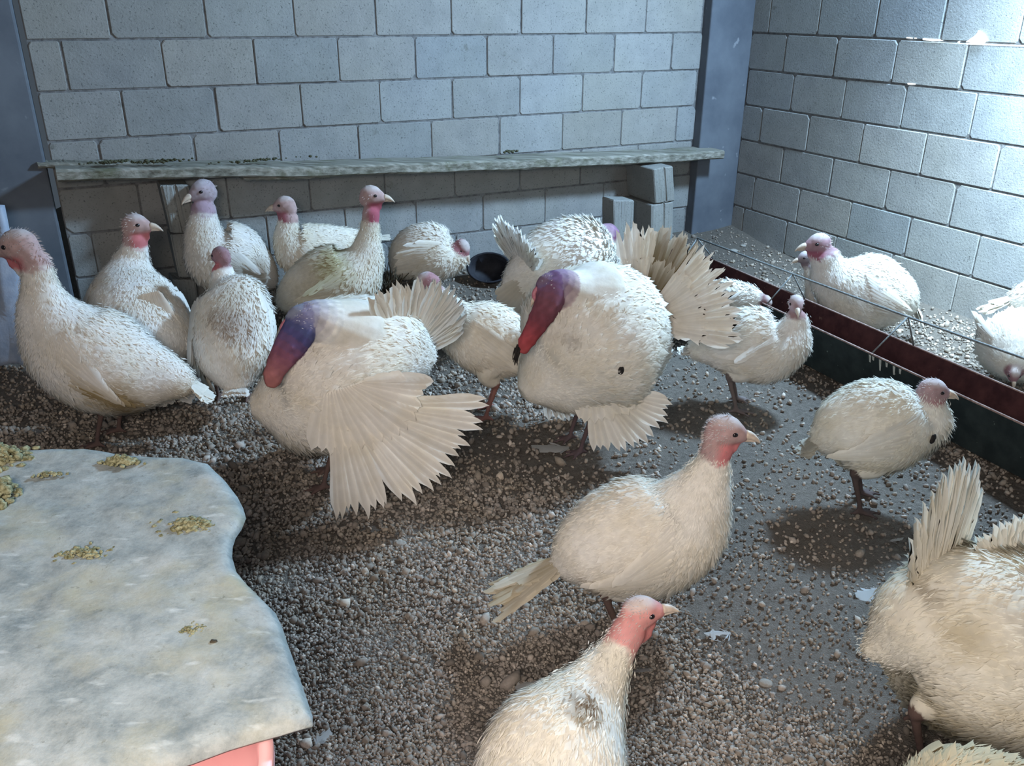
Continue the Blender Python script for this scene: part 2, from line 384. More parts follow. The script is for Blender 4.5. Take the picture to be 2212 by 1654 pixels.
# ------------------------------------------------------------------ shelf, blocks under it
def plank(name, front_top, front_bot, n_front, depth, label, seed=0):
    """front edge pixels (left..right) give the run; n_front = distance from the back wall at left and right"""
    m = MB(); r = np.random.default_rng(seed); N = len(front_top); k = 46
    ft = [on_back(x, y, n) for (x, y), n in zip(front_top, n_front)]; fb = [on_back(x, y, n) for (x, y), n in zip(front_bot, n_front)]
    s = np.array([f[0] for f in ft]); zt = np.array([f[1] for f in ft]); zb = np.interp(s, [f[0] for f in fb], [f[1] for f in fb])
    ss = np.linspace(s[0], s[-1], k); ZT = np.interp(ss, s, zt); ZB = np.interp(ss, s, zb); NF = np.interp(ss, s, n_front)
    wob = vnoise(np.stack([ss, 0*ss, 0*ss], 1), 1.5, seed)*.006; wz = vnoise(np.stack([ss, 0*ss, 0*ss], 1), 3.1, seed + 1)*.003
    V = []
    for i in range(k):
        nf = NF[i] + wob[i]; nb = max(NF[i] - depth, .012); t = ZT[i] + wz[i]; b = ZB[i] + wz[i]
        V += [bw(ss[i], nb, b), bw(ss[i], nb, t), bw(ss[i], nf - .012, t), bw(ss[i], nf, t - .008), bw(ss[i], nf - .002, b + .008), bw(ss[i], nf - .012, b)]
    V = np.array(V); V += r.normal(size=V.shape)*.0012
    Fc = [[i*6 + j, i*6 + (j + 1) % 6, (i + 1)*6 + (j + 1) % 6, (i + 1)*6 + j] for i in range(k - 1) for j in range(6)]
    m.add(V, Fc); m.Fc += [[0, 5, 4, 3, 2, 1], [(k - 1)*6 + j for j in range(6)]]
    org = V.mean(0); o = m.obj(name, M_WOOD, None, org, False)
    return o
o = plank('plank', [(115, 377), (420, 368), (700, 364), (1100, 345), (1450, 328), (1560, 320)], [(118, 403), (420, 392), (700, 387), (1100, 367), (1450, 348), (1560, 338)],
          [.22, .22, .22, .21, .20, .20], .19, '', 2)
tag(o, 'long weathered grey plank resting on concrete blocks along the back wall', 'plank')
o2 = plank('plank', [(75, 364), (200, 362), (330, 357)], [(78, 376), (200, 375), (330, 372)], [.11, .11, .11], .09, '', 5)
tag(o2, 'short pale plank end sticking out behind the left end of the long shelf plank', 'plank')
o3 = plank('plank', [(520, 388), (620, 384), (708, 380)], [(520, 397), (620, 394), (706, 390)], [.20, .20, .20], .14, '', 8)
tag(o3, 'thin splintered board wedged beneath the middle of the long plank', 'plank')
# right end of the long plank, in front of the corner column
def conc_block(c, d, up, out, size, label, groove=True, seed=0, g='loose concrete blocks holding up the plank'):
    """c centre; d, up, out unit axes; size (len along d, height along up, depth along out); grooved end faces"""
    L, H, D = size; m = MB(); r = np.random.default_rng(seed)
    d, up, out = map(fix, (d, up, out)); n = 24
    # cross-section outline in (d, out) plane with grooves on the front (out) face
    xs = np.linspace(-L/2, L/2, n); front = D/2 - (.008*(np.abs(xs) < .012) if groove else 0) - .006*(np.abs(xs) > L/2 - .006)
    sec = [(x, f) for x, f in zip(xs, front)] + [(L/2, D/2 - .012), (L/2, -D/2), (-L/2, -D/2), (-L/2, D/2 - .012)]
    hs = [-H/2, -H/2 + .006, -H/6, H/6, H/2 - .006, H/2]; V = []
    for h in hs:
        q = .004 if abs(h) > H/2 - .003 else 0
        for x, f in sec: V.append(np.asarray(c) + d*(x - np.sign(x)*q) + out*(f - np.sign(f)*q) + up*h + r.normal(size=3)*.0009)
    k = len(sec); Fc = [[i*k + j, i*k + (j + 1) % k, (i + 1)*k + (j + 1) % k, (i + 1)*k + j] for i in range(len(hs) - 1) for j in range(k)]
    m.add(V, Fc, np.array([.95, .95, .93])*(1 + r.normal()*.03)); m.Fc += [[j for j in range(k)][::-1], [(len(hs) - 1)*k + j for j in range(k)]]
    o = m.obj('concrete_block', M_BLOCK, None, np.asarray(c), False)
    return tag(o, label, 'block', g)
def pix_block(tl, tr, bl, n, depth, label, seed, H=None, groove=True):
    """block whose front face runs through three pixels on a plane parallel to the back wall at distance n"""
    A, B, Cc = on_back(*tl, n)[2], on_back(*tr, n)[2], on_back(*bl, n)[2]
    d = B - A; L = np.linalg.norm(d); up = A - Cc; Hh = np.linalg.norm(up) if H is None else H; d = fix(d); up = fix(up)
    out = fix(np.cross(d, up)); 
    if out @ np.array([NB[0], NB[1], 0]) < 0: out = -out
    c = A + d*L/2 - up*Hh/2 - out*depth/2
    return conc_block(c, d, up, out, (L, Hh, depth), label, groove, seed)
pix_block((1406, 362), (1449, 355), (1412, 437), .30, .28, 'concrete block, topmost of the right stack under the plank', 1)
pix_block((1404, 440), (1451, 432), (1404, 570), .30, .28, 'grooved concrete block under the topmost one in the right stack', 2)
pix_block((1322, 430), (1366, 430), (1322, 560), .34, .12, 'concrete block standing on end left of the right stack', 3, groove=False)
pix_block((341, 409), (402, 407), (366, 512), .20, .14, 'tilted grooved concrete block wedged under the left part of the plank', 4)
pix_block((364, 515), (408, 513), (385, 608), .19, .14, 'concrete block below the tilted one at the left support', 5, groove=False)
pix_block((370, 612), (420, 612), (384, 700), .18, .14, 'lowest concrete block of the left support, partly in shade', 6, groove=False)

# ------------------------------------------------------------------ leaning sheet by the left column
def ribbon_sheet(name, pts_l, pts_r, Yl, Yr, m, label, cat, wr=.012):
    mb = MB(); n = 30; k = 9
    A = np.array([at_y(x, y, Y) for (x, y), Y in zip(pts_l, Yl)]); B = np.array([at_y(x, y, Y) for (x, y), Y in zip(pts_r, Yr)])
    A, _ = catmull(A, n); B, _ = catmull(B, n); V = []
    for i in range(n):
        for j in range(k):
            t = j/(k - 1); p = A[i]*(1 - t) + B[i]*t; p = p + np.array([0, -1, 0])*wr*(math.sin(t*9 + i*.12) + .5*math.sin(t*17 - i*.3))
            V.append(p)
    V = np.array(V); I = np.arange(n*k).reshape(n, k); Fq = np.stack([I[:-1, :-1], I[1:, :-1], I[1:, 1:], I[:-1, 1:]], -1).reshape(-1, 4)
    mb.add(V, Fq); o = mb.obj(name, m, None, V[-1]); s = o.modifiers.new('thick', 'SOLIDIFY'); s.thickness = .003
    return tag(o, label, cat)
M_TARP = simple('pale_plastic_sheet', (.20, .26, .36), (.32, .37, .46), 9, .6, .6, .01)
ribbon_sheet('plastic_sheet', [(-90, 430), (-80, 600), (-70, 800)], [(6, 455), (42, 640), (52, 800)], [3.38, 3.30, 3.22], [3.42, 3.30, 3.22], M_TARP,
             'crumpled pale blue plastic sheet leaning against the left column', 'sheet')

# ------------------------------------------------------------------ feeder trough
def trough():
    NL = at_z(1504, 560, .20); 
    near0, near1 = at_z(1740, 692, .22), at_z(2212, 905, .22)
    far0, far1 = at_z(1745, 645, .22), at_z(2212, 835, .22)
    d = fix(near1 - near0); d[2] = 0; d = fix(d); side = np.array([-d[1], d[0], 0.])      # towards the right wall
    wn = abs((far0 - near0) @ side)
    w_ = max(.12, min(.26, abs((.5*(far0 + far1) - .5*(near0 + near1)) @ side)))
    p0 = near0 - d*1.28; p1 = near1 + d*.5; L = (p1 - p0) @ d
    root = empty('feed_trough', (float((p0 + d*L/2)[0]), float((p0 + d*L/2)[1]), 0.0), 'long dark metal feed trough with a rusty red inside along the right wall', 'trough')
    z1, z0 = .22, .03; wb_ = w_*.62; o_ = (w_ - wb_)/2; a = np.array([p0[0], p0[1], 0.])
    def P(t, s, z): return a + d*t + side*s + np.array([0, 0, z])
    outer = MB()
    def strip(mb, secs, col=None):
        n = 12; k = len(secs); V = np.array([P(L*i/(n - 1), s, z) for i in range(n) for s, z in secs])
        F_ = [[i*k + j, i*k + j + 1, (i + 1)*k + j + 1, (i + 1)*k + j] for i in range(n - 1) for j in range(k - 1)]; mb.add(V, F_)
    strip(outer, [(-.002, z1), (o_ - .002, z0), (w_ - o_ + .002, z0), (w_ + .002, z1)])
    inner = MB(); strip(inner, [(.003, z1), (o_ + .003, z0 + .006), (w_ - o_ - .003, z0 + .006), (w_ - .003, z1)])
    for t in (0, L):
        nm = inner.n; inner.add([P(t, 0, z1), P(t, o_, z0), P(t, w_ - o_, z0), P(t, w_, z1)], [[0, 1, 2, 3]])
    outer.obj('outer_shell', M_DARKM, root, smooth=False); inner.obj('inner_lining', M_RUST, root, smooth=False)
    for s_ in (0, w_):
        r = MB(); add_tube(r, [P(0, s_, z1), P(L/2, s_, z1 + .001), P(L, s_, z1)], .004, 6); r.obj('rim', M_RIM, root)
    # feed lying in the trough
    dr = MB(); rr_ = np.random.default_rng(4)
    for px, ln in ((1886, .030), (1893, .016), (1908, .045), (1922, .018), (1938, .035), (1951, .02), (1703, .02)):
        q = at_z(px, 755 + (px - 1885)*.455, z1 - .002); t = (q - a) @ d
        V = []
        for i in range(5):
            u = i/4; wv = .006*(1 - .4*u); zz = z1 - .004 - ln*u; s_ = o_*(z1 - zz)/(z1 - z0) - .0045
            V += [P(t - wv, s_, zz), P(t + wv, s_, zz)]
        dr = MB(); dr.add(V, [[2*i, 2*i + 1, 2*i + 3, 2*i + 2] for i in range(4)]); dr.obj('white_drip', M_DROP, root)
    # anti-perch bar with wire A-frames
    mids = [1.28*0 + .0]
    bar0 = on_line = None
    zb = .345
    q = [at_z(x, y, zb) for x, y in ((1503, 510), (1710, 585), (1960, 675), (2212, 762))]
    tt = [(p - a) @ d for p in q]; bar = MB(); c_ = w_/2
    pts = [np.array([p[0], p[1], zb]) for p in q]; ext = pts[-1] + fix(pts[-1] - pts[0])*.5
    add_tube(bar, pts + [ext], .0045, 8); bar.obj('perch_guard_bar', M_WIRE, root)
    for p in (pts[0], pts[1], pts[2], ext):
        t = (p - a) @ d
        for s_ in (0, w_):
            f_ = P(t, s_, z1); m_ = MB(); add_tube(m_, [p, (p + f_)/2, f_], .0032, 6); m_.obj('bar_support', M_WIRE, root)
    return d, side, a, L, w_
TR = trough()

# ------------------------------------------------------------------ turkeys
def grid_feathers(mb, B, D, N, L, W, tilt, curl, col, rows=4, camber=.25, split=0.0):
    n = len(B); D = fix(D); N = N - (N*D).sum(1)[:, None]*D; N = fix(N); S = np.cross(D, N)
    us = np.linspace(0, 1, rows); prof = np.interp(us, [0, .25, .65, .88, 1], [.35, .9, 1., .62, .16]); V = np.zeros((n, rows, 3, 3))
    for i, u in enumerate(us):
        for j, v in enumerate((-1, 0, 1)):
            uu = u - (0 if v == 0 else .12*u*u)
            V[:, i, j] = B + D*(L*uu)[:, None] + S*(v*W*.5*prof[i])[:, None] + N*((tilt*L*uu + curl*L*uu*uu) - camber*abs(v)*W*.5*prof[i])[:, None]
    I = np.arange(rows*3).reshape(rows, 3); F_ = np.stack([I[:-1, :-1], I[:-1, 1:], I[1:, 1:], I[1:, :-1]], -1).reshape(-1, 4)
    Ff = (F_[None] + (np.arange(n)*rows*3)[:, None, None]).reshape(-1, 4)
    C = np.repeat(col, rows*3, 0) if np.ndim(col) == 2 else col
    Q = np.zeros((n, rows, 3, 3))
    for i, u in enumerate(us):
        for j, v in enumerate((-1, 0, 1)): Q[:, i, j] = N + S*v*.22 + D*(.10*(u - .3))
    mb.add(V.reshape(-1, 3), Ff, C, fix(Q.reshape(-1, 3)))
def vane(mb, b, D, N, L, W, curl=.1, col=(.8, .8, .78), rng_=rng, rag=.0):
    """one long flight feather: shaft and two webs"""
    D = fix(D); N = np.asarray(N, float); N = fix(N - (N @ D)*D); S = np.cross(D, N); R = 11
    V = []; Q = []; us = np.linspace(0, 1, R)
    prof = np.interp(us, [0, .12, .4, .8, .94, 1], [.12, .55, .9, 1, .86, .45])
    for i, u in enumerate(us):
        for v in (-1, -.5, 0, .5, 1):
            uu = u - .06*abs(v)*u; j = rng_.normal()*rag*W if abs(v) == 1 else 0
            V.append(b + D*(L*uu) + S*(v*W*.5*prof[i] + j) + N*(-curl*L*u*u + (.006 if v == 0 else 0)*W/.03 - .10*abs(v)*W*prof[i]) + D*j); Q.append(fix(N + S*v*.30 + D*.3*curl*u))
    I = np.arange(R*5).reshape(R, 5); F_ = np.stack([I[:-1, :-1], I[:-1, 1:], I[1:, 1:], I[1:, :-1]], -1).reshape(-1, 4)
    c = np.tile(np.asarray(col, float), (R, 5, 1)) if np.ndim(col) == 1 else np.repeat(np.asarray(col)[:, None], 5, 1); c[:, 2] *= .93
    mb.add(V, F_, c.reshape(-1, 3), np.array(Q))
WHITE = np.array([.86, .85, .82])
GROUP = 'white turkeys in the pen'
NT = [0]
def turkey(label, foot, h, st, head, tail=None, wing='fold', legs=True, skin_from=-1.0, tom=False, puff=1.0, nf=1600, flen=.045,
           stains=(), throat=(.60, .20, .22), face=(.55, .40, .40), crown=(.62, .56, .58), extra=(), fans=(), ratio=.85, wattle=1.0,
           snood=None, beard=None, bristle=150, tint=(1, 1, 1), leg_col=(.17, .115, .105), tilt=.12, hock=.13, specks=(), spread=.055, eyes=True, voxel=.0062, white=1.0):
    NT[0] += 1; rg = np.random.default_rng(100 + NT[0])
    if len(foot) == 2 and foot[1] > 20: Fw = at_z(foot[0], foot[1], 0); Fw[2] = float(fz(Fw[0], Fw[1]))
    else: Fw = np.array([foot[0], foot[1], float(fz(foot[0], foot[1]))])
    hr = math.radians(h); H = np.array([math.cos(hr), math.sin(hr), 0]); LAT = np.array([-math.sin(hr), math.cos(hr), 0])
    Wc = WHITE*np.array(tint)*white
    def P(px, py, dY=None):
        r = ray(px, py)
        if dY is None: t = (LAT @ Fw)/(LAT @ r)
        else: t = (Fw[1] + dY)/r[1]
        return CAM + r*t, t
    def line(sts):
        out = []
        for s in sts:
            px, py, R = s[:3]; ra = s[3] if len(s) > 3 and s[3] is not None else ratio; dY = s[4] if len(s) > 4 else None
            p, t = P(px, py, dY); Rm = R*t/F_PX; out.append(list(p) + [Rm, Rm*ra])
        return np.array(out)
    def loft(S, n=56, k=28, capend=True):
        # round caps
        a0 = S[0].copy(); T0 = fix(S[1][:3] - S[0][:3]); a0[:3] -= T0*S[0][3]*.55; a0[3:] *= .25
        a1 = S[-1].copy(); T1 = fix(S[-1][:3] - S[-2][:3]); a1[:3] += T1*S[-1][3]*.6; a1[3:] *= .3
        Q = np.concatenate([[a0], S, [a1]]); C, ts = catmull(Q, n); C[:, 3:] = np.maximum(C[:, 3:], .004)
        T = fix(np.gradient(C[:, :3], axis=0)); Ls = fix(LAT - (T @ LAT)[:, None]*T); U = np.cross(T, Ls)
        flip = U[:, 2] < -.2 ; 
        return C, ts - 1, T, Ls, U
    def ringmesh(C, Ls, U, k=28):
        th = np.arange(k)*2*np.pi/k
        V = C[:, None, :3] + np.cos(th)[None, :, None]*Ls[:, None]*C[:, None, 4:5] + np.sin(th)[None, :, None]*U[:, None]*C[:, None, 3:4]
        n = len(C); V = V.reshape(-1, 3); Fc = [[i*k + j, i*k + (j + 1) % k, (i + 1)*k + (j + 1) % k, (i + 1)*k + j] for i in range(n - 1) for j in range(k)]
        V = np.concatenate([V, C[:1, :3], C[-1:, :3]]); a = n*k
        F3 = [[a, (j + 1) % k, j] for j in range(k)] + [[a + 1, (n - 1)*k + j, (n - 1)*k + (j + 1) % k] for j in range(k)]
        return V, Fc, F3
    raw = MB()
    S = line(st); nst = len(st); C, ts, T, Ls, U = loft(S)
    V, F4, F3 = ringmesh(C, Ls, U); n0 = raw.n; raw.add(V, F4); raw.Fc += [[x + n0 for x in f] for f in F3]
    tsk = nst - 1 + skin_from
    EX = []
    for e in extra:
        Se = line(e['st']); Ce, te, Te, Le, Ue = loft(Se, 30); V, F4, F3 = ringmesh(Ce, Le, Ue, 18); n0 = raw.n; raw.add(V, F4); raw.Fc += [[x + n0 for x in f] for f in F3]
        for q in range(90):
            a_ = rg.integers(6, 27); th_ = rg.random()*6.28; c_ = Ce[a_, :3] + math.cos(th_)*Le[a_]*Ce[a_, 4]*.93 + math.sin(th_)*Ue[a_]*Ce[a_, 3]*.93
            if a_ > 11: B, Fc = ICO1; raw.add(c_ + B*(.005 + .004*rg.random()), Fc)
        EX.append((Ce, te/(len(e['st']) - 1), e['cols']))
    # head
    hpx, hpy, hR, yaw, pit = head[:5]; hp, ht = P(hpx, hpy, head[5] if len(head) > 5 else None); hs = hR*ht/F_PX*(1.12 if not tom else 1.0)
    ya, pa = math.radians(yaw), math.radians(pit)
    X = np.array([math.cos(ya)*math.cos(pa), math.sin(ya)*math.cos(pa), math.sin(pa)]); Yx = np.array([-math.sin(ya), math.cos(ya), 0]); Z = np.cross(X, Yx)
    def hl(x, y, z): return hp + hs*(X*x + Yx*y + Z*z)
    def ell(c, rx, ry, rz):
        B, Fc = ICO2; raw.add(hl(*c) + hs*(B[:, :1]*rx*X + B[:, 1:2]*ry*Yx + B[:, 2:]*rz*Z), Fc)
    ell((0, 0, 0), 1.05, .80, .92); ell((.55, 0, -.08), .70, .56, .62); ell((.95, 0, -.2), .45, .36, .40); ell((-.25, 0, -.35), .85, .68, .8)
    ell((.62, 0, .34), .34, .26, .20)
    if wattle > 0:
        ell((.28, 0, -.95), .55*wattle, .24, .85); ell((.58, 0, -.78), .46*wattle, .18, .62); ell((.42, 0, -1.25), .36*wattle, .18, .6); ell((-.05, 0, -1.35), .45, .28, .8)
    # legs
    LEGS = []
    if legs:
        body_i = int(np.argmin(np.abs((C[:, :3] - Fw) @ H) + 10*(ts > tsk - 1)))
        hz = C[body_i, 2]
        for sg in (-1, 1):
            ft = Fw + LAT*sg*spread + H*(.02*sg + rg.normal()*.01); ft[2] = float(fz(ft[0], ft[1]))
            hip = np.array([*(Fw[:2] + LAT[:2]*sg*spread*.9 - H[:2]*.02), hz - C[body_i, 3]*.35])
            hk = ft + np.array([0, 0, min(hock, hz*.5)]) - H*.035
            knee = .5*(hip + hk) + H*.03
            pts = [hip, knee, hk + np.array([0, 0, .02]), hk, ft + np.array([0, 0, .05]) - H*.008, ft + np.array([0, 0, .012])]
            pc, _ = catmull(pts, 22); rr = np.interp(np.linspace(0, 1, 22), [0, .2, .45, .58, .8, 1], [.055, .045, .017, .0105, .0085, .009])
            Vt, a4, a3 = tube(pc, rr, 10); n0 = raw.n; raw.add(Vt, a4); raw.Fc += [[x + n0 for x in f] for f in a3]
            for an, ln in ((-32, .055), (0, .068), (32, .055), (180, .03)):
                aa = math.radians(an + h); dd = np.array([math.cos(aa), math.sin(aa), 0])
                tp = [ft + np.array([0, 0, .014]), ft + dd*ln*.5 + np.array([0, 0, .013]), ft + dd*ln + np.array([0, 0, .006])]
                Vt, a4, a3 = tube(np.array(tp), [.0085, .0072, .0045], 8); n0 = raw.n; raw.add(Vt, a4); raw.Fc += [[x + n0 for x in f] for f in a3]
            LEGS.append(pc)
    # one continuous skin
    me = bpy.data.meshes.new('tmp'); me.from_pydata(np.concatenate(raw.V).tolist(), [], raw.Fc)
    ob = bpy.data.objects.new('tmp', me); COL.objects.link(ob)
    rm = ob.modifiers.new('r', 'REMESH'); rm.mode = 'VOXEL'; rm.voxel_size = voxel
    sm = ob.modifiers.new('s', 'SMOOTH'); sm.factor = .5; sm.iterations = 3
    dg = bpy.context.evaluated_depsgraph_get(); em = bpy.data.meshes.new_from_object(ob.evaluated_get(dg))
    nv = len(em.vertices); Vb = np.zeros(nv*3); em.vertices.foreach_get('co', Vb); Vb = Vb.reshape(-1, 3)
    npoly = len(em.polygons); Fb = [list(p.vertices) for p in em.polygons]
    bpy.data.objects.remove(ob); bpy.data.meshes.remove(me); bpy.data.meshes.remove(em)
    # colours
    def nearest(Vq, Cl):
        bi = np.zeros(len(Vq), int); bd = np.full(len(Vq), 1e9)
        for i in range(len(Cl)):
            d = np.linalg.norm(Vq - Cl[i, :3], axis=1) - Cl[i, 3]*.5*(Cl[i, 3] + Cl[i, 4])/(Cl[i, 3] + 1e-6); k_ = d < bd; bd[k_] = d[k_]; bi[k_] = i
        return bi, bd
    def plumage(Vq, base=None):
        c = np.tile(Wc, (len(Vq), 1)); q = np.stack([(Vq - Fw) @ H, (Vq - Fw) @ LAT, Vq[:, 2]], 1)
        nn = vnoise(q, 9, NT[0])*.5 + vnoise(q, 23, NT[0] + 50)*.5
        k_ = np.clip(nn*.35 - .08, 0, .25)[:, None]; c = c*(1 - k_) + np.array([.50, .44, .33])*k_
        for st_ in stains:
            sx, sy, sR, sc, am = st_[:5]; p, t = P(sx, sy, st_[6] if len(st_) > 6 else None)
            if len(st_) > 5: p = p + (CAM - p)/np.linalg.norm(CAM - p)*st_[5]; d = Vq - p
            else: d = (Vq - p); d = d - (d @ LAT)[:, None]*LAT
            dd = np.linalg.norm(d, axis=1)/(sR*t/F_PX)
            k_ = (np.clip(1.35 - dd - .45*nn, 0, 1)*am)[:, None]; c = c*(1 - k_) + np.array(sc)*k_
        return c
    col = plumage(Vb); bi, bd = nearest(Vb, C); tb = ts[bi]
    sk = np.clip((tb - tsk)*2.2 + .5 + .5*vnoise(Vb, 30, 9), 0, 1)
    rel = Vb - hp; hx, hy_, hz_ = rel @ X/hs, rel @ Yx/hs, rel @ Z/hs; hd = np.sqrt(hx**2 + hy_**2 + (hz_*.9)**2)
    sk = np.maximum(sk, np.clip((1.45 - hd)*3, 0, 1))
    bl = vnoise(Vb, 45, 3)*.12
    sc = np.tile(np.array(face, float), (nv, 1))*(1 + bl[:, None])
    kt = np.clip((-.35 - hz_)*3, 0, 1)*np.clip((hx + .45)*2, 0, 1)*np.clip((2.6 - hd)*2, 0, 1); sc = sc*(1 - kt[:, None]) + np.array(throat)*kt[:, None]
    kc = np.clip((hz_ - .35)*3, 0, 1); sc = sc*(1 - kc[:, None]) + np.array(crown)*kc[:, None]
    col = col*(1 - sk[:, None]) + sc*sk[:, None]
    for Ce, te, cols in EX:
        bi2, bd2 = nearest(Vb, Ce); ok = bd2 < np.minimum(bd, 1) + .006; ok &= te[bi2] > .12; tt = te[bi2]; cc = np.stack([np.interp(tt, np.linspace(0, 1, len(cols)), [q[i] for q in cols]) for i in range(3)], 1)
        cc = cc*(1 + 1.6*bl[:, None]); ok &= hd > .9 if tom else ok
        col[ok] = cc[ok]
    for pc in LEGS:
        q = pc[9:]
        d = np.min(np.linalg.norm(Vb[:, None, :] - q[None], axis=2), axis=1) if nv < 90000 else np.full(nv, 9.)
        k_ = (d < .022) | (Vb[:, 2] < Fw[2] + .03)
        if legs: col[k_] = np.array(leg_col)
    body = MB(); body.add(Vb, np.zeros((0, 4), int), col); body.Fc = Fb
    # contour feathers lying tailwards over the loft
    k = 40; th = np.arange(k)*2*np.pi/k
    tlim = tsk + .05
    ii = np.arange(1, len(C) - 1); ii = ii[(ts[ii] < tlim)]
    seg = np.linalg.norm(np.gradient(C[:, :3], axis=0), axis=1); wgt = seg[ii]*(C[ii, 3] + C[ii, 4]); small = np.clip(C[ii, 3]/C[:, 3].max(), .25, 1); wgt = wgt/small**1.3
    nf = int(nf*1.9); pick = rg.choice(ii, nf, p=wgt/wgt.sum()); fr = rg.random(nf) - .5; thv = rg.random(nf)*2*np.pi
    slope = np.gradient((C[:, 3] + C[:, 4])/2)/(seg + 1e-6)
    def interp(A): 
        j = np.clip(pick + np.sign(fr).astype(int), 0, len(C) - 1); return A[pick]*(1 - np.abs(fr))[:, None] + A[j]*np.abs(fr)[:, None]
    Ci, Ti, Li, Ui = interp(C), fix(interp(T)), fix(interp(Ls)), fix(interp(U))
    cs, sn = np.cos(thv)[:, None], np.sin(thv)[:, None]
    pos = Ci[:, :3] + cs*Li*Ci[:, 4:5] + sn*Ui*Ci[:, 3:4]; nrm = cs*Li*Ci[:, 3:4] + sn*Ui*Ci[:, 4:5]; nrm = fix(fix(nrm) - Ti*np.clip(slope[pick], -2.5, 2.5)[:, None])
    rad = Ci[:, 3]; Rmax = C[:, 3].max(); lf = flen*.78*np.clip(.35 + .75*rad/Rmax, .3, 1.1)*(.8 + .4*rg.random(nf))*puff
    keep = pos[:, 2] > Fw[2] + .05
    D = fix(-Ti + rg.normal(size=(nf, 3))*.16 + np.array([0, 0, -.12])); D = fix(D - (D*nrm).sum(1)[:, None]*nrm)
    cf = plumage(pos + D*lf[:, None]*.5)*(1 + rg.normal(size=(nf, 1))*.035)
    tl = tilt*.7*(.5 + rg.random(nf)) ; raised = rg.random(nf) < .06; tl[raised] += .28*min(1, tilt/.12)
    grid_feathers(body, (pos - nrm*.003)[keep], D[keep], nrm[keep], lf[keep], (lf*.50)[keep], tl[keep], (.06*rg.random(nf))[keep], cf[keep])
    nfl = int(nf*2.6); a_ = rg.integers(0, nf, nfl); jit = rg.normal(size=(nfl, 3))*.012; jit -= (jit*nrm[a_]).sum(1)[:, None]*nrm[a_]
    pf = pos[a_] + jit - nrm[a_]*.001; kf = pf[:, 2] > Fw[2] + .05; Df = fix(D[a_] + rg.normal(size=(nfl, 3))*.22); Df = fix(Df - (Df*nrm[a_]).sum(1)[:, None]*nrm[a_])
    lfl = lf[a_]*(.35 + .3*rg.random(nfl)); cl = cf[a_]*1.03
    grid_feathers(body, pf[kf], Df[kf], nrm[a_][kf], lfl[kf], (lfl*.20)[kf], (tilt*1.5 + .22*rg.random(nfl))[kf], np.full(kf.sum(), -.05), np.clip(cl[kf], 0, .95), rows=3, camber=.1)
    if bristle:      # sparse pale hair-like feathers on crown and neck skin
        a = np.where(sk > .6)[0]; a = a[Vb[a, 2] > .15]; 
        if len(a):
            a = rg.choice(a, min(bristle, len(a)*3)); rv = fix(rel[a] + rg.normal(size=(len(a), 3))*.01); kk = (hx[a] < .35) & (hz_[a] > -2.6)
            a, rv = a[kk], rv[kk]; Dn = fix(rv*.9 - X*.7 + Z*-.3); nb = len(a)
            grid_feathers(body, Vb[a] - rv*.001, Dn, rv, np.full(nb, hs*.24), np.full(nb, hs*.045), np.full(nb, .1), np.zeros(nb), np.tile(np.array([.68, .62, .62]), (nb, 1)), rows=3)
    root = empty('turkey', Fw, label, 'turkey', GROUP)
    body.obj('body', M_BIRD, root)
    if specks:
        for px_, py_, R_ in specks:
            r_ = fix(ray(px_, py_)); q = Vb - CAM; tq = q @ r_; off_ = np.linalg.norm(q - tq[:, None]*r_, axis=1); near = np.where(off_ < .008)[0]
            if not len(near): continue
            iv = near[np.argmin(tq[near])]; hit = CAM + r_*tq[iv]; nn_ = fix(hit - C[bi[iv], :3])
            k_ = MB(); B, Fc = ICO3; nn_ = np.array(nn_); a1 = fix(np.cross(nn_, [0, 0, 1.])); a2 = np.cross(nn_, a1); rr_ = R_*np.linalg.norm(np.array(hit) - CAM)/F_PX
            k_.add(np.array(hit) + nn_*.004 + rr_*(B[:, :1]*a1 + B[:, 1:2]*a2*1.1 + B[:, 2:]*nn_*.35)*(1 + .25*vnoise(B, .8, 3))[:, None], Fc); k_.obj('dirt_speck', M_BEARD, root)
    # beak, eyes
    bk = MB(); n = 9
    for up_ in (1, 0):
        u = np.linspace(0, 1, n); ln = .92 if up_ else .66
        x = 1.15 + u*ln; z = (-.10 if up_ else -.36) - (u**2)*(.42 if up_ else .12); rr_ = (.27 if up_ else .17)*(1 - u**1.6*.92)
        pts = np.array([hl(a_, 0, b_) for a_, b_ in zip(x, z)]); add_tube(bk, pts, rr_*hs, 10)
    bk.obj('beak', M_BEAK, root)
    if eyes:
        for sg in (-1, 1):
            e = MB(); B, Fc = ICO2; e.add(hl(.42, sg*.60, .10) + hs*.17*(B[:, :1]*X*1.1 + B[:, 1:2]*Yx + B[:, 2:]*Z*.85), Fc); e.obj('eye', M_EYE, root)
    if snood:
        s_ = MB(); pts = [hl(*q) for q in ((.75, 0, .35), (1.15, 0, .25), (1.45, .12, -.1), (1.5, .2, -.7 - snood), (1.45, .2, -1.1 - snood))]
        pc, _ = catmull(pts, 16); add_tube(s_, pc, np.interp(np.linspace(0, 1, 16), [0, .5, 1], [.2, .17, .10])*hs, 8); s_.obj('snood', M_SNOOD, root)
    if beard:
        bpos, _t = P(*beard[:3]); b_ = MB()
        for i in range(26):
            o_ = rg.normal(size=3)*.004; e_ = rg.normal(size=3)*.006
            add_tube(b_, [bpos + o_, bpos + o_ + np.array([0, 0, -.02]) + H*.006, bpos + e_ + np.array([0, 0, -.045]) + H*.012], [.0022, .002, .0008], 5)
        b_.obj('beard', M_BEARD, root)
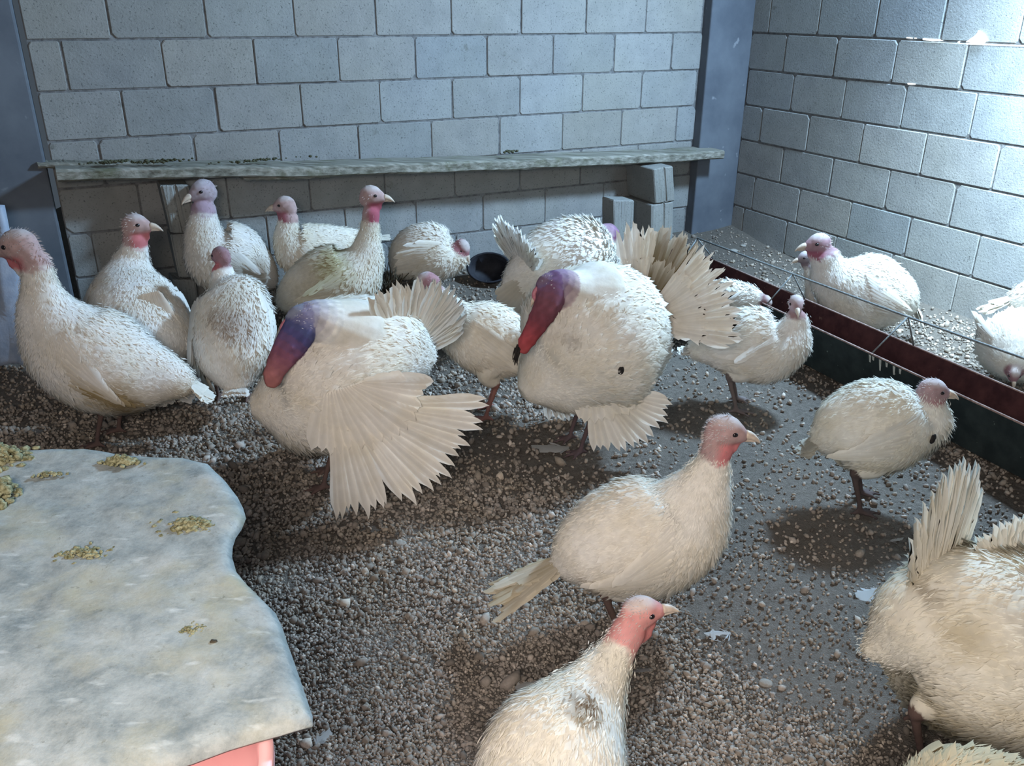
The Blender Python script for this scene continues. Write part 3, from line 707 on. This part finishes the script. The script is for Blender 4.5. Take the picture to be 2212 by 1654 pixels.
    # folded wings
    if wing == 'fold':
        L0 = float(np.linalg.norm(S[0][:3] - S[min(3, nst - 1)][:3])) + .08
        ish = int(np.argmax(C[:, 3]*(ts < tsk - .5))); nW = 11
        for sg in (-1, 1):
            wg = MB()
            for row, (cnt, lw, ww, t0) in enumerate(((8, .50, .024, .0), (9, .34, .024, .12), (10, .22, .024, .22))):
                for i in range(cnt):
                    f_ = i/(cnt - 1); idx = int(np.clip(ish + 4 - row*0 - f_*7 + row*1.5, 2, len(C) - 3)); an = math.radians(30 - f_*48 + row*4)
                    cs_, sn_ = math.cos(an)*sg, math.sin(an)
                    q = C[idx, :3] + cs_*Ls[idx]*(C[idx, 4]) + sn_*U[idx]*C[idx, 3]; nr = fix(cs_*Ls[idx]*C[idx, 3] + sn_*U[idx]*C[idx, 4])
                    dd = fix(-T[idx] + np.array([0, 0, -.10 - .25*(1 - f_)]) + rg.normal(size=3)*.03); nr = fix(nr - T[idx]*np.clip(slope[idx], -2, 2)); dd = fix(dd - (dd @ nr)*nr - nr*.01)
                    cc = plumage(np.array([q + dd*.1]))[0]*(1 + rg.normal()*.03)
                    vane(wg, q + nr*(.001 + .002*row), dd, nr, L0*lw*(.85 + .2*rg.random()), ww*(1 + .3*rg.random()), .16, cc, rg, .02)
            wg.obj('wing', M_VANE, root)
    for fn in fans:
        m_ = MB(); bp, _t = P(*fn['base']); dc = fix(np.array(fn['dir'], float)); sd = fix(np.array(fn['side'], float)); sd = fix(sd - (sd @ dc)*dc); nn_ = np.cross(dc, sd)
        nF = fn.get('n', 15); a0, a1 = fn['spread']
        for row in range(fn.get('rows', 1)):
            for i in range(nF):
                f_ = i/(nF - 1); an = math.radians(a0 + (a1 - a0)*f_ + rg.normal()*.9); dd = dc*math.cos(an) + sd*math.sin(an)
                LL = fn['L']*(1 - .34*row)*(1 - fn.get('taper', .15)*abs(2*f_ - 1)**2)*(.93 + .14*rg.random())
                off = nn_*(.004*row*fn.get('flip', 1)) + nn_*.0025*((i % 2) - .5) + sd*(f_ - .5)*fn.get('bw', .05)
                cc = np.array(fn.get('col', Wc))*(1 + rg.normal()*.04)
                if 'stripe' in fn:
                    lo, hi, sc_ = fn['stripe']
                    if lo <= f_ <= hi: am_ = .7 + .3*rg.random(); cc = np.array([cc*(1 - am_*q_) + np.array(sc_)*am_*q_ for q_ in (1, 1, 1, 1, 1, 1, 1, .95, .85, .65, .4)])
                vane(m_, bp + off, dd, nn_*fn.get('flip', 1), LL, fn['W']*(.9 + .2*rg.random()), fn.get('curl', .12), cc, rg, fn.get('rag', .04))
        m_.obj(fn['name'], M_VANE, root)
    if tail:
        tp, _t = P(tail[0], tail[1], tail[4] if len(tail) > 4 else None); b0 = C[2, :3]; dd = tp - b0; LL = np.linalg.norm(dd)*1.0; dd = fix(dd); m_ = MB(); sp = tail[2]; nF = 20
        U0 = U[3] if U[3][2] > 0 else -U[3]
        for row, kL in ((0, 1.), (1, .62)):
            for i in range(nF):
                f_ = i/(nF - 1)*2 - 1; an = math.radians(f_*sp); vv = rg.normal()*.05
                d2 = dd*math.cos(an) + LAT*math.sin(an) + U0*(vv - .10*abs(f_)); b1 = b0 + LAT*f_*S[0][4]*.55 + U0*(.010*row + .004*(1 - abs(f_)))
                cc = plumage(np.array([b1 + d2*LL*.6]))[0]*(1 + rg.normal()*.04)
                vane(m_, b1, d2, U0, LL*kL*(.80 + .22*rg.random()), tail[3]*(.55 + .25*rg.random()), .05, cc, rg, .14)
        m_.obj('tail', M_VANE, root)
    return root
TAN = (.42, .33, .17); DIRT = (.20, .15, .09); YEL = (.38, .29, .10)
turkey('tall alert white turkey at the left frame edge, facing left, tan stained rump', (228, 962), 180,
       [(405, 838, 30), (350, 822, 62), (285, 812, 98), (215, 790, 116), (150, 748, 108), (105, 690, 72), (86, 636, 42), (78, 596, 32), (68, 566, 30)],
       (38, 541, 36, 178, -8), tail=(466, 868, 9, .034), skin_from=-.9, stains=[(280, 850, 44, TAN, .95), (300, 880, 36, DIRT, .6), (395, 850, 30, TAN, .3)], nf=2300, bristle=500, tilt=.13)
turkey('broad white turkey standing by the dark left blocks, back to the camera, beak pointing right', (298, 836), 105,
       [(345, 800, 45, 1.2, -.26), (320, 755, 85, 1.15, -.18), (292, 690, 92, 1.12, -.06), (280, 625, 66, 1.15, .04), (282, 575, 36, 1.1, .09), (288, 545, 27, 1.0, .10), (288, 520, 24, 1, .10)],
       (288, 494, 25, 2, 0, .10), tail=(375, 880, 10, .04, -.40), skin_from=-.9, stains=[(215, 700, 30, (.5, .46, .30), .6, .0, -.08)], nf=1900, bristle=200,
       fans=[dict(name='wing', base=(322, 640, -.16), dir=(.22, -.22, -1), side=(1, .15, .2), spread=(-13, 9), n=11, rows=2, L=.27, W=.034, curl=.04, bw=.06, rag=.02)])
turkey('small scruffy turkey seen from behind in the left group, dirt on its back', (505, 872), 95,
       [(510, 835, 30, 1.2, -.2), (505, 785, 70, 1.08, -.14), (503, 710, 80, 1.05, -.02), (500, 650, 62, 1.15, .06), (482, 612, 30, 1.0, .10), (478, 585, 21, 1, .11)],
       (474, 558, 20, 150, -10, .11), tail=(505, 862, 8, .03, -.26), skin_from=-.7, stains=[(508, 715, 48, (.34, .27, .23), .8, .0, -.13), (545, 795, 36, DIRT, .85, .0, -.15), (465, 700, 24, DIRT, .6, .0, -.12), (520, 750, 28, DIRT, .5, .0, -.16), (500, 660, 44, (.5, .45, .36), .6, .0, -.05)], nf=1500, tilt=.12,
       face=(.36, .22, .25), crown=(.38, .26, .29), bristle=120)
turkey('white turkey beside the left block support, head up and turned to the camera', (475, 700), 205,
       [(580, 618, 24), (548, 588, 50), (508, 566, 74), (465, 556, 74), (440, 520, 46), (436, 478, 30), (436, 450, 24)],
       (434, 418, 24, 222, -12), tail=(602, 672, 10, .03), skin_from=-.8, throat=(.48, .36, .45), face=(.47, .40, .46), crown=(.52, .48, .54), stains=[(590, 640, 14, TAN, .5)], nf=1500, bristle=100)
turkey('white turkey against the back wall facing left, its body half hidden by its neighbour', (690, 676), 194,
       [(790, 520, 18), (745, 530, 36), (690, 540, 52), (645, 545, 56), (622, 520, 36), (618, 492, 23), (620, 470, 20)],
       (612, 448, 20, 180, -5), tail=(840, 512, 8, .03), skin_from=-.7, tint=(1, .99, .94), nf=1200, bristle=80, throat=(.42, .16, .2))
turkey('turkey with yellow soiled back and raised head facing right under the plank', (712, 712), 8,
       [(612, 662, 24), (650, 632, 52), (705, 612, 76), (755, 598, 72), (785, 560, 44), (793, 518, 26), (796, 484, 19), (798, 458, 18)],
       (797, 425, 22, 2, -3), tail=(588, 682, 10, .03), skin_from=-1.0, throat=(.46, .13, .19), stains=[(715, 565, 38, (.36, .32, .14), .75), (700, 600, 60, (.45, .40, .24), .5)], tint=(1, .985, .93), nf=1500, bristle=80)
turkey('crouching turkey at the back wall with dark red lowered face, beside the black tub', (925, 640), -8,
       [(862, 585, 30), (888, 556, 56), (925, 545, 62), (960, 553, 52), (984, 550, 32), (992, 540, 20)],
       (996, 535, 17, -40, -50), tail=(842, 622, 10, .03), legs=False, skin_from=-.2, throat=(.40, .10, .12), face=(.36, .16, .19), tint=(.98, .96, .93), nf=1200, bristle=60)
turkey('turkey behind the two displaying toms, lowered pink head showing above a fanned tail', (1062, 892), 182,
       [(1150, 765, 36), (1100, 752, 70), (1040, 728, 80), (985, 700, 58), (950, 655, 30), (934, 632, 22)],
       (918, 612, 23, 190, -45), tail=(1200, 800, 8, .03), skin_from=-.5, leg_col=(.40, .20, .18), face=(.42, .24, .27), throat=(.38, .15, .18), tint=(1, .97, .92), nf=1300, bristle=80)
RED = (.42, .075, .09); PUR = (.22, .09, .13); BLU = (.07, .09, .26); LBL = (.30, .33, .45)
turkey('displaying tom with blue head and a huge drooping wing fan', (705, 1050), 196,
       [(905, 770, 60, 1), (850, 765, 115, 1), (780, 785, 150, 1), (705, 835, 162, 1), (635, 870, 118, 1.05), (580, 878, 62, 1.1)],
       (648, 692, 34, 205, -28, -.13), tom=True, legs=True, wing=None, skin_from=2, nf=2600, flen=.06, tilt=.10, tint=(1, .985, .955), crown=LBL, face=(.14, .13, .34), throat=(.25, .08, .12),
       extra=[dict(st=[(770, 730, 80, 1, -.02), (715, 705, 58, 1, -.08), (668, 692, 38, 1, -.12), (645, 722, 38, .8, -.15), (615, 768, 31, .8, -.18), (594, 808, 22, .8, -.20), (584, 834, 14, .8, -.21)],
                   cols=[WHITE, WHITE, (.30, .28, .42), BLU, (.26, .10, .16), (.42, .17, .18), (.45, .18, .17)])],
       snood=.3, bristle=100,
       fans=[dict(name='tail', base=(868, 770, .06), dir=(.52, .12, .80), side=(.62, .75, -.32), spread=(-58, 62), n=40, rows=2, L=.25, W=.034, curl=-.08, taper=0, rag=.10),
             dict(name='wing', base=(760, 880, -.18), dir=(.16, -.22, -.80), side=(1, .0, 0), spread=(-14, 80), n=26, L=.33, W=.034, curl=.10, taper=.02, bw=.10, rag=.03),
             dict(name='wing_coverts', base=(745, 840, -.20), dir=(.25, -.15, -.80), side=(1, .0, 0), spread=(-34, 74), n=17, rows=2, L=.19, W=.05, curl=.12, taper=.02, bw=.12),
             dict(name='wing', base=(640, 880, .14), dir=(.1, .3, -.8), side=(1, .2, 0), spread=(0, 70), n=14, L=.25, W=.04, curl=.1, bw=.1)])
turkey('displaying tom with hanging dark red wattle, yellow stained tail and dark flank speck', (1240, 962), 205,
       [(1420, 700, 60), (1378, 712, 112, 1), (1315, 720, 158, 1), (1250, 755, 162, 1), (1195, 805, 108, 1), (1155, 832, 56, 1.1)],
       (1180, 614, 28, 205, -35, -.13), tom=True, wing=None, skin_from=2, nf=2800, flen=.055, tilt=.12, tint=(1, .99, .96), crown=(.26, .18, .28), face=(.16, .12, .30), throat=(.28, .06, .1),
       extra=[dict(st=[(1280, 650, 90, 1, -.02), (1235, 632, 54, 1, -.08), (1198, 612, 32, 1, -.12), (1186, 648, 33, .8, -.15), (1163, 692, 26, .8, -.17), (1141, 730, 19, .8, -.19), (1127, 755, 13, .8, -.20)],
                   cols=[WHITE, (.6, .5, .5), (.20, .12, .26), PUR, (.25, .07, .10), RED, (.45, .09, .10)])],
       snood=.9, beard=(1119, 750, -.21), specks=[(1340, 797, 7), (1134, 862, 4)], stains=[(1180, 700, 14, DIRT, .35), (1370, 680, 20, DIRT, .4), (1118, 850, 12, DIRT, .3)], bristle=60, leg_col=(.14, .10, .11),
       fans=[dict(name='tail', base=(1385, 690, .10), dir=(.55, .15, .82), side=(-.70, .6, .40), spread=(-70, 48), n=52, rows=3, L=.31, W=.030, curl=-.06, taper=0, rag=.22, stripe=(.58, .80, (.15, .105, .03))),
             dict(name='wing', base=(1300, 845, -.12), dir=(.25, -.1, -.85), side=(1, 0, .1), spread=(-12, 66), n=15, L=.23, W=.034, curl=.08, bw=.07, rag=.03),
             dict(name='wing_coverts', base=(1300, 815, -.14), dir=(.3, -.1, -.8), side=(1, 0, .1), spread=(-30, 85), n=15, rows=2, L=.15, W=.045, curl=.1, bw=.10),
             dict(name='wing', base=(1200, 830, .15), dir=(.1, .25, -.85), side=(1, 0, .1), spread=(0, 60), n=12, L=.2, W=.035, curl=.08, bw=.07)])
turkey('displaying tom at the back facing right, purple head just visible beside the upright block', (1210, 735), 22,
       [(1110, 610, 48), (1150, 600, 82), (1205, 580, 104), (1255, 570, 100), (1295, 575, 66)],
       (1312, 500, 18, 15, -40), tom=True, wing=None, skin_from=2, nf=1900, flen=.06, tilt=.14, crown=(.34, .32, .42), face=(.26, .10, .20), throat=(.35, .08, .14), tint=(.99, .99, .99),
       extra=[dict(st=[(1280, 540, 42, 1), (1300, 510, 26, 1), (1312, 500, 20, 1), (1326, 525, 17, .8), (1334, 555, 12, .8)], cols=[WHITE, (.5, .4, .45), (.26, .15, .28), (.32, .08, .15), (.36, .12, .18)])],
       fans=[dict(name='tail', base=(1130, 585), dir=(-.42, -.12, .90), side=(.38, -.9, .12), spread=(-64, 64), n=38, rows=2, L=.25, W=.034, rag=.12, curl=-.05, taper=.05),
             dict(name='back_ruff', base=(1215, 560), dir=(-.05, -.05, 1), side=(1, .3, .0), spread=(-42, 42), n=34, rows=3, L=.17, W=.034, rag=.2, curl=-.05, bw=.12, taper=.15),
             dict(name='wing', base=(1150, 600, -.14), dir=(-.22, -.2, -.85), side=(1, .1, 0), spread=(-45, 35), n=13, L=.19, W=.04, curl=.08, bw=.07, col=(.55, .52, .46)),
             ], bristle=0)
turkey('plump white turkey between the trough and the right wall, facing left with pink cheek', (1872, 727), 176,
       [(1965, 655, 26), (1935, 640, 58), (1880, 625, 82), (1832, 612, 76), (1797, 588, 52), (1783, 560, 34), (1778, 540, 29)],
       (1766, 518, 23, 184, -5), tail=(1992, 690, 8, .03), skin_from=-.35, throat=(.40, .14, .20), face=(.42, .27, .31), nf=1700, bristle=160)
turkey('small turkey beyond the trough with a small grey head, beside the plump one', (1845, 698), 178,
       [(1890, 660, 24), (1850, 655, 40), (1805, 650, 46), (1775, 640, 38), (1756, 605, 20), (1750, 580, 15), (1748, 565, 13)],
       (1737, 548, 14, 186, -12), tail=(1930, 660, 8, .025), skin_from=-.4, face=(.33, .28, .30), throat=(.28, .22, .25), nf=700, bristle=30, wattle=.4)
turkey('white turkey feeding with its head lowered into the near side of the trough', (1560, 742), -12,
       [(1492, 655, 22), (1530, 645, 38), (1575, 642, 42), (1612, 640, 32), (1640, 640, 19)],
       (1652, 645, 14, -35, -55), tail=(1465, 670, 8, .03), skin_from=-.3, face=(.28, .17, .19), nf=800, bristle=30, tilt=.2)
turkey('white turkey standing in front of the trough with its small face turned to the camera', (1592, 880), -8,
       [(1500, 752, 26), (1540, 738, 54), (1600, 735, 78), (1658, 742, 80), (1700, 725, 56), (1716, 695, 31), (1718, 672, 21)],
       (1718, 648, 19, -98, -12), tail=(1462, 752, 10, .03), skin_from=-.5, wattle=.7, face=(.46, .33, .35), throat=(.38, .24, .25), nf=1500, bristle=100, leg_col=(.20, .17, .17))
turkey('plump white turkey in front of the trough facing right, dark spot on its breast', (1862, 1082), 2,
       [(1775, 945, 36), (1815, 925, 80), (1872, 915, 104), (1940, 908, 98), (1992, 893, 66), (2004, 862, 40), (2010, 845, 31)],
       (2014, 832, 27, -3, -6), tail=(1722, 968, 10, .03), skin_from=-.35, throat=(.42, .18, .20), face=(.43, .30, .31), specks=[(2014, 937, 8)], stains=[(1740, 965, 25, (.2, .2, .15), .6)], nf=2000, bristle=200,
       leg_col=(.11, .085, .085), tint=(.98, 1, .98))
turkey('white hen in the foreground facing right with bright pink throat and dirty cream tail', (1345, 1345), 8,
       [(1225, 1215, 50), (1262, 1196, 92), (1330, 1172, 128), (1410, 1152, 138), (1475, 1115, 116), (1513, 1060, 76), (1535, 1012, 45), (1546, 980, 34), (1554, 955, 33)],
       (1566, 924, 36, -3, -6), tail=(1048, 1292, 15, .042), skin_from=-1.3, throat=(.74, .27, .29), face=(.52, .36, .36), crown=(.66, .60, .62), stains=[(1090, 1290, 70, (.50, .42, .26), .8), (1292, 1300, 26, DIRT, .9, .09), (1270, 1290, 18, DIRT, .7, .09), (1200, 1215, 14, DIRT, .5, .05), (1265, 1250, 12, DIRT, .5, .09)],
       nf=3200, flen=.042, bristle=900, voxel=.0055, tint=(1, .99, .96))
turkey('hen nearest the camera, cut by the bottom edge, pink neck and brown stain below it', (.03, .95), 48,
       [(1120, 1960, 60, 1.0, -.22), (1140, 1850, 115, 1.05, -.12), (1180, 1720, 150, 1.05, 0), (1222, 1610, 150, 1.0, .07), (1272, 1520, 100, .95, .13), (1312, 1450, 58, .95, .17), (1345, 1395, 40, .95, .20), (1368, 1350, 37, .95, .215)],
       (1388, 1318, 38, 8, 8, .22), tail=(1010, 1990, 12, .04, -.3), skin_from=-1.2, throat=(.76, .30, .30), face=(.74, .36, .36), crown=(.72, .64, .64), stains=[(1262, 1480, 40, (.15, .085, .03), .95, .06), (1275, 1530, 40, (.15, .085, .03), .85, .07), (1262, 1570, 24, (.4, .34, .2), .5, .09)],
       nf=2600, flen=.04, bristle=700, tilt=.06, voxel=.0055, wattle=.55, tint=(1, 1, .96), wing=None)
turkey('ruffled white tom at the bottom right corner with spiky raised tail feathers', (1975, 1600), 10,
       [(1882, 1392, 16, 1.5, .0), (1925, 1378, 62, 1, .0), (1985, 1350, 125, 1, .0), (2065, 1355, 185, 1, 0), (2150, 1380, 218, .95, .03), (2240, 1400, 215, .9, .05), (2320, 1400, 150, .9, .08)],
       (2390, 1230, 36, 0, 0, .1), tom=True, wing=None, skin_from=2, nf=3400, flen=.055, tilt=.2, tint=(1, .985, .92),
       extra=[dict(st=[(2300, 1350, 90, 1, .06), (2350, 1290, 60, 1, .08), (2385, 1240, 40, 1, .1)], cols=[WHITE, WHITE, RED])], stains=[(2010, 1290, 40, (.40, .33, .18), .5), (1990, 1260, 14, DIRT, .5)],
       fans=[dict(name='tail', base=(2020, 1260, .06), dir=(.10, .10, 1), side=(.75, .6, 0), spread=(-30, 26), n=28, rows=3, L=.27, W=.026, curl=-.04, taper=.5, bw=.15, rag=.16),
             dict(name='back_ruff', base=(2190, 1240, .10), dir=(.15, .1, 1), side=(.9, .4, 0), spread=(-38, 40), n=26, rows=3, L=.14, W=.028, curl=-.05, bw=.16, rag=.14)], bristle=0)
turkey('turkey at the right edge beyond the trough, only its pale tail pointing left in view', (2300, 812), -8,
       [(2185, 636, 18), (2220, 632, 42), (2275, 635, 62), (2330, 630, 55), (2360, 600, 28), (2365, 570, 20)],
       (2372, 545, 20, 5, 0), tail=(2106, 655, 7, .03), skin_from=-.5, nf=900, bristle=0)
turkey('round white turkey at the right edge dipping its face over the trough rim', (2215, 850), -112,
       [(2232, 715, 48, 1, .2), (2215, 725, 72, 1.1, .1), (2200, 745, 78, 1.05, 0), (2193, 775, 42, 1.1, -.08), (2191, 788, 20, 1, -.11)],
       (2190, 794, 15, -100, -50, -.12), skin_from=-.2, throat=(.36, .16, .2), face=(.38, .22, .26), nf=1200, bristle=60)
turkey('tan backed turkey at the very bottom right, mostly below the frame', (.86, .86), 175,
       [(2290, 1745, 60, 1, .1), (2220, 1745, 110, 1, .08), (2130, 1760, 140, 1, .06), (2050, 1770, 130, 1, .04), (1985, 1790, 80, 1, .02), (1955, 1800, 48, 1, 0)],
       (1925, 1790, 36, 180, -20, 0), skin_from=-.4, tint=(.80, .66, .46), nf=1400, bristle=0)
# ------------------------------------------------------------------ foreground sheet on a pink tub
def sheet():
    Z = .66
    out = [(-60, 988), (0, 985), (60, 984), (130, 979), (180, 976), (260, 984), (340, 990), (400, 992), (445, 1003), (470, 1032), (490, 1055), (508, 1075), (520, 1098), (526, 1120), (517, 1142), (503, 1160),
           (497, 1180), (496, 1205), (505, 1235), (528, 1262), (560, 1290), (590, 1318), (606, 1350), (620, 1395), (640, 1450), (660, 1510), (672, 1545), (678, 1562),
           (640, 1570), (605, 1580), (560, 1592), (500, 1613), (450, 1632), (400, 1652), (330, 1680), (200, 1720), (0, 1740), (-60, 1740)]
    P2 = np.array([at_z(x, y, Z)[:2] for x, y in out])
    # densify the outline, then fill with rings shrinking to the centre
    Q = []
    for i in range(len(P2)):
        a, b = P2[i], P2[(i + 1) % len(P2)]; n = max(1, int(np.linalg.norm(b - a)/.012)); Q += [a + (b - a)*j/n for j in range(n)]
    Q = np.array(Q); c = Q.mean(0); R = 26; V = []; k = len(Q)
    for i in range(R):
        t = 1 - i/R; V.append(c + (Q - c)*t)
    V = np.concatenate(V + [c[None]]); t = np.concatenate([np.full(k, 1 - i/R) for i in range(R)] + [[0.]])
    z = Z + .006*vnoise(np.stack([V[:, 0], V[:, 1], 0*V[:, 0]], 1), 2.2, 5) + .002*vnoise(np.stack([V[:, 0], V[:, 1], 0*V[:, 0]], 1), 9, 6) - .012*np.clip((t - .93)/.07, 0, 1)**2
    V3 = np.stack([V[:, 0], V[:, 1], z], 1)
    F_ = [[i*k + j, i*k + (j + 1) % k, (i + 1)*k + (j + 1) % k, (i + 1)*k + j] for i in range(R - 1) for j in range(k)]
    m = MB(); m.add(V3, F_); m.Fc += [[(R - 1)*k + j, (R - 1)*k + (j + 1) % k, R*k] for j in range(k)]
    org = np.array([c[0], c[1], Z]); o = m.obj('cover_sheet', M_SHEET, None, org); s = o.modifiers.new('t', 'SOLIDIFY'); s.thickness = .007; s.offset = -1
    return tag(o, 'grey dusty sheet with a wavy right edge lying over the pink tub', 'sheet'), Z
_, SZ = sheet()
def tub():
    c = at_z(380, 1660, .40); c[2] = 0; m = MB(); m2 = MB(); k = 64; prof = [(.20, .005), (.205, .02), (.245, .30), (.262, .60), (.270, .615), (.270, .638), (.256, .638), (.250, .60), (.232, .30), (.19, .03)]
    edge = at_z(622, 1620, .60); c = np.array([edge[0] - .262, edge[1] - .10, 0]); a = np.arange(k)*2*np.pi/k
    V = np.concatenate([np.stack([c[0] + r*np.cos(a), c[1] + r*np.sin(a), np.full(k, z)], 1) for r, z in prof]); n = len(prof)
    F_ = [[i*k + j, i*k + (j + 1) % k, (i + 1)*k + (j + 1) % k, (i + 1)*k + j] for i in range(n - 1) for j in range(k)]
    root = empty('plastic_tub', c, 'pink plastic tub under the dusty grey sheet in the bottom left corner', 'tub')
    m.add(V, F_); m.Fc += [[j for j in range(k)][::-1], [(n - 1)*k + j for j in range(k)]]; m.obj('tub_wall', M_PINK, root)
tub()
def clump(px, py, rx, ry, n, label, m=M_DUNG, hgt=.012, sz=.005, z=None):
    z = SZ + .004 if z is None else z; c = at_z(px, py, z); mb = MB(); r = np.random.default_rng(int(px + py)); B, Fc = ICO2
    t = c[1]/ray(px, py)[1]; sx = rx*t/F_PX; sy = ry*t/F_PX*1.6
    sz *= .62; n = int(n*2.2)
    for i in range(n):
        g = r.normal(size=2)*.5; p = c + np.array([g[0]*sx, g[1]*sy, hgt*max(0, 1 - g @ g)*r.random()])
        s = sz*(.5 + r.random()); ax = fix(r.normal(size=3))
        mb.add(p + B*s*np.array([1.1, 1, .7])*(1 + .2*r.normal(size=(len(B), 1))) + B @ np.outer(ax, ax)*s*.5, Fc)
    return tag(mb.obj('dropping', m, None, c), label, 'dropping', 'dried droppings on the grey sheet')
clump(12, 1005, 42, 22, 70, 'large yellowish clump of droppings at the far left corner of the sheet', hgt=.03, sz=.008)
clump(2, 1085, 30, 30, 50, 'pale cream clump of droppings at the left frame edge on the sheet', hgt=.03, sz=.009)
clump(262, 1006, 34, 9, 60, 'small greenish dropping near the far edge of the sheet', hgt=.01)
clump(415, 1146, 55, 20, 130, 'brown olive crumbly dropping near the notch of the sheet')
clump(110, 1036, 28, 7, 26, 'thin dark smear of droppings behind the middle of the sheet', hgt=.004, sz=.003)
clump(190, 1208, 48, 16, 60, 'scattered brownish crumbs of droppings left of centre on the sheet', hgt=.006, sz=.0035)
clump(420, 1370, 30, 18, 26, 'tiny pale crumbs in front of the sheet centre', hgt=.004, sz=.0028)
clump(468, 1396, 5, 4, 5, 'single dark pellet near the right side of the sheet', M_STRAW, .004, .004)

# black tub behind the crouching turkey
def black_tub():
    c = at_z(1055, 598, .06); c[2] = fz(c[0], c[1]); root = empty('rubber_bowl', c, 'black rubber bowl on the litter by the back wall', 'bowl')
    m = MB(); k = 40; a = np.arange(k)*2*np.pi/k; ax = np.array([-.05, -.80, .55]); ax = fix(ax); u = fix(np.cross(ax, [0, 0, 1])); v = np.cross(u, ax)
    cc = c + np.array([0, 0, .075]); prof = [(.06, -.06), (.085, -.055), (.115, .03), (.12, .035), (.115, .04), (.105, .035), (.08, -.045), (.0, -.05)]
    V = np.concatenate([cc + ax*h + r*(np.cos(a)[:, None]*u + np.sin(a)[:, None]*v*.72) for r, h in prof]); n = len(prof)
    m.add(V, [[i*k + j, i*k + (j + 1) % k, (i + 1)*k + (j + 1) % k, (i + 1)*k + j] for i in range(n - 1) for j in range(k)]); m.Fc.append(list(range(k)))
    m.obj('bowl_shell', M_BLACK, root)
black_tub()
# dark straw tuft behind the crouching bird
def tuft(px, py, n, label, L=.12, m=M_STRAW, name='straw_tuft', cat='straw'):
    c = at_z(px, py, .04); c[2] = fz(c[0], c[1]); mb = MB(); r = np.random.default_rng(5)
    for i in range(n):
        b = c + np.array([*(r.normal(size=2)*.022), 0]); d = np.array([r.normal()*.4, r.normal()*.4 - .1, .9]); e = b + fix(d)*L*(.5 + r.random())
        add_tube(mb, [b, (b + e)/2 + r.normal(size=3)*.006, e], [.0035, .003, .0012], 5)
    return tag(mb.obj(name, m, None, c), label, cat)
tuft(838, 638, 90, 'dark brown tuft of straw on the floor left of the crouching turkey')

# loose feathers on the litter
def floor_feather(px, py, L, W, ang, label, lift=.004, down=12, col=(.46, .47, .48)):
    c = at_z(px, py, 0); c[2] = fz(c[0], c[1]) + lift + .004; mb = MB(); a = math.radians(ang); d = np.array([math.cos(a), math.sin(a), .06]); r = np.random.default_rng(int(px))
    vane(mb, c, d, (0, 0, 1), L, W, .06, col, r, .08)
    for i in range(down):
        g = a + r.normal()*.7; dd = np.array([math.cos(g), math.sin(g), .35*r.random()]); vane(mb, c + fix(d)*L*.15*r.random(), dd, (0, 0, 1), L*.35*(.5 + r.random()), W*.16, .2, col, r, .1)
    return tag(mb.obj('feather', M_VANE, None, c), label, 'feather', 'loose white feathers on the litter')
floor_feather(1582, 1374, .065, .014, 182, 'bent white feather lying on the bare litter right of the foreground hens')
floor_feather(1546, 1390, .04, .014, 80, 'small curled feather touching the bent one right of the foreground hens')
floor_feather(1230, 968, .13, .05, 176, 'broad white feather on the ground at the feet of the yellow tailed tom', down=4)
floor_feather(1925, 1275, .10, .05, 190, 'fluffy white feather beside the ruffled tom at the bottom right', down=26)
floor_feather(1925, 1162, .05, .012, 20, 'thin pale quill on the litter between the right turkey and the ruffled tom', down=2)
floor_feather(690, 1612, .045, .025, 60, 'tiny down feather on the litter right of the pink tub', down=14)
floor_feather(1120, 1488, .06, .03, 20, 'wisp of down on the litter left of the nearest hen', down=16)
floor_feather(1370, 1455, .05, .012, 10, 'thin grey feather under the neck of the nearest hen', down=2, col=(.25, .25, .26))
def stone(px, py, s, label):
    c = at_z(px, py, 0); c[2] = fz(c[0], c[1]) + s*.3; B, Fc = ICO3; r = np.random.default_rng(int(px)); mb = MB()
    mb.add(c + B*s*np.array([1.3, 1, .6])*(1 + .12*vnoise(B, .5, int(px)))[:, None], Fc, (.3, .29, .27))
    return tag(mb.obj('stone', M_GRAIN, None, c), label, 'stone', 'stones lying in the litter')
stone(868, 1180, .014, 'dark flat stone on the litter below the big wing fan')
stone(1962, 1470, .013, 'grey stone at the left edge of the ruffled tom')
stone(1580, 548, .02, 'pale stone on the litter strip behind the far end of the trough')
stone(1600, 540, .015, 'smaller pale stone beside the other one behind the trough end')
stone(1660, 1478, .012, 'longish stone in the litter below the bent feather')

def debris(px, py, w_, n, label):
    s_, z_, c = on_back(px, py, .17); mb = MB(); r = np.random.default_rng(int(px)); B, Fc = ICO1
    for i in range(n):
        q = c + np.array([DB[0], DB[1], 0])*r.normal()*w_ + np.array([NB[0], NB[1], 0])*r.normal()*.012 + np.array([0, 0, .004*r.random()])
        mb.add(q + B*(.003 + .006*r.random())*np.array([1.2, 1, .8]), Fc)
    return tag(mb.obj('debris', M_MOSS, None, c), label, 'debris', 'dark moss and dirt lying on the plank')
M_MOSS = simple('moss', (.03, .035, .02), (.09, .09, .055), 80, .95)
debris(235, 360, .05, 70, 'dark mossy dirt near the left end of the plank')
debris(330, 358, .07, 70, 'long smear of mossy dirt on the plank above the left block support')
debris(560, 352, .10, 50, 'thin line of dirt on the plank above the two back turkeys')
debris(1098, 328, .02, 20, 'small dark lump of dirt on the right half of the plank')
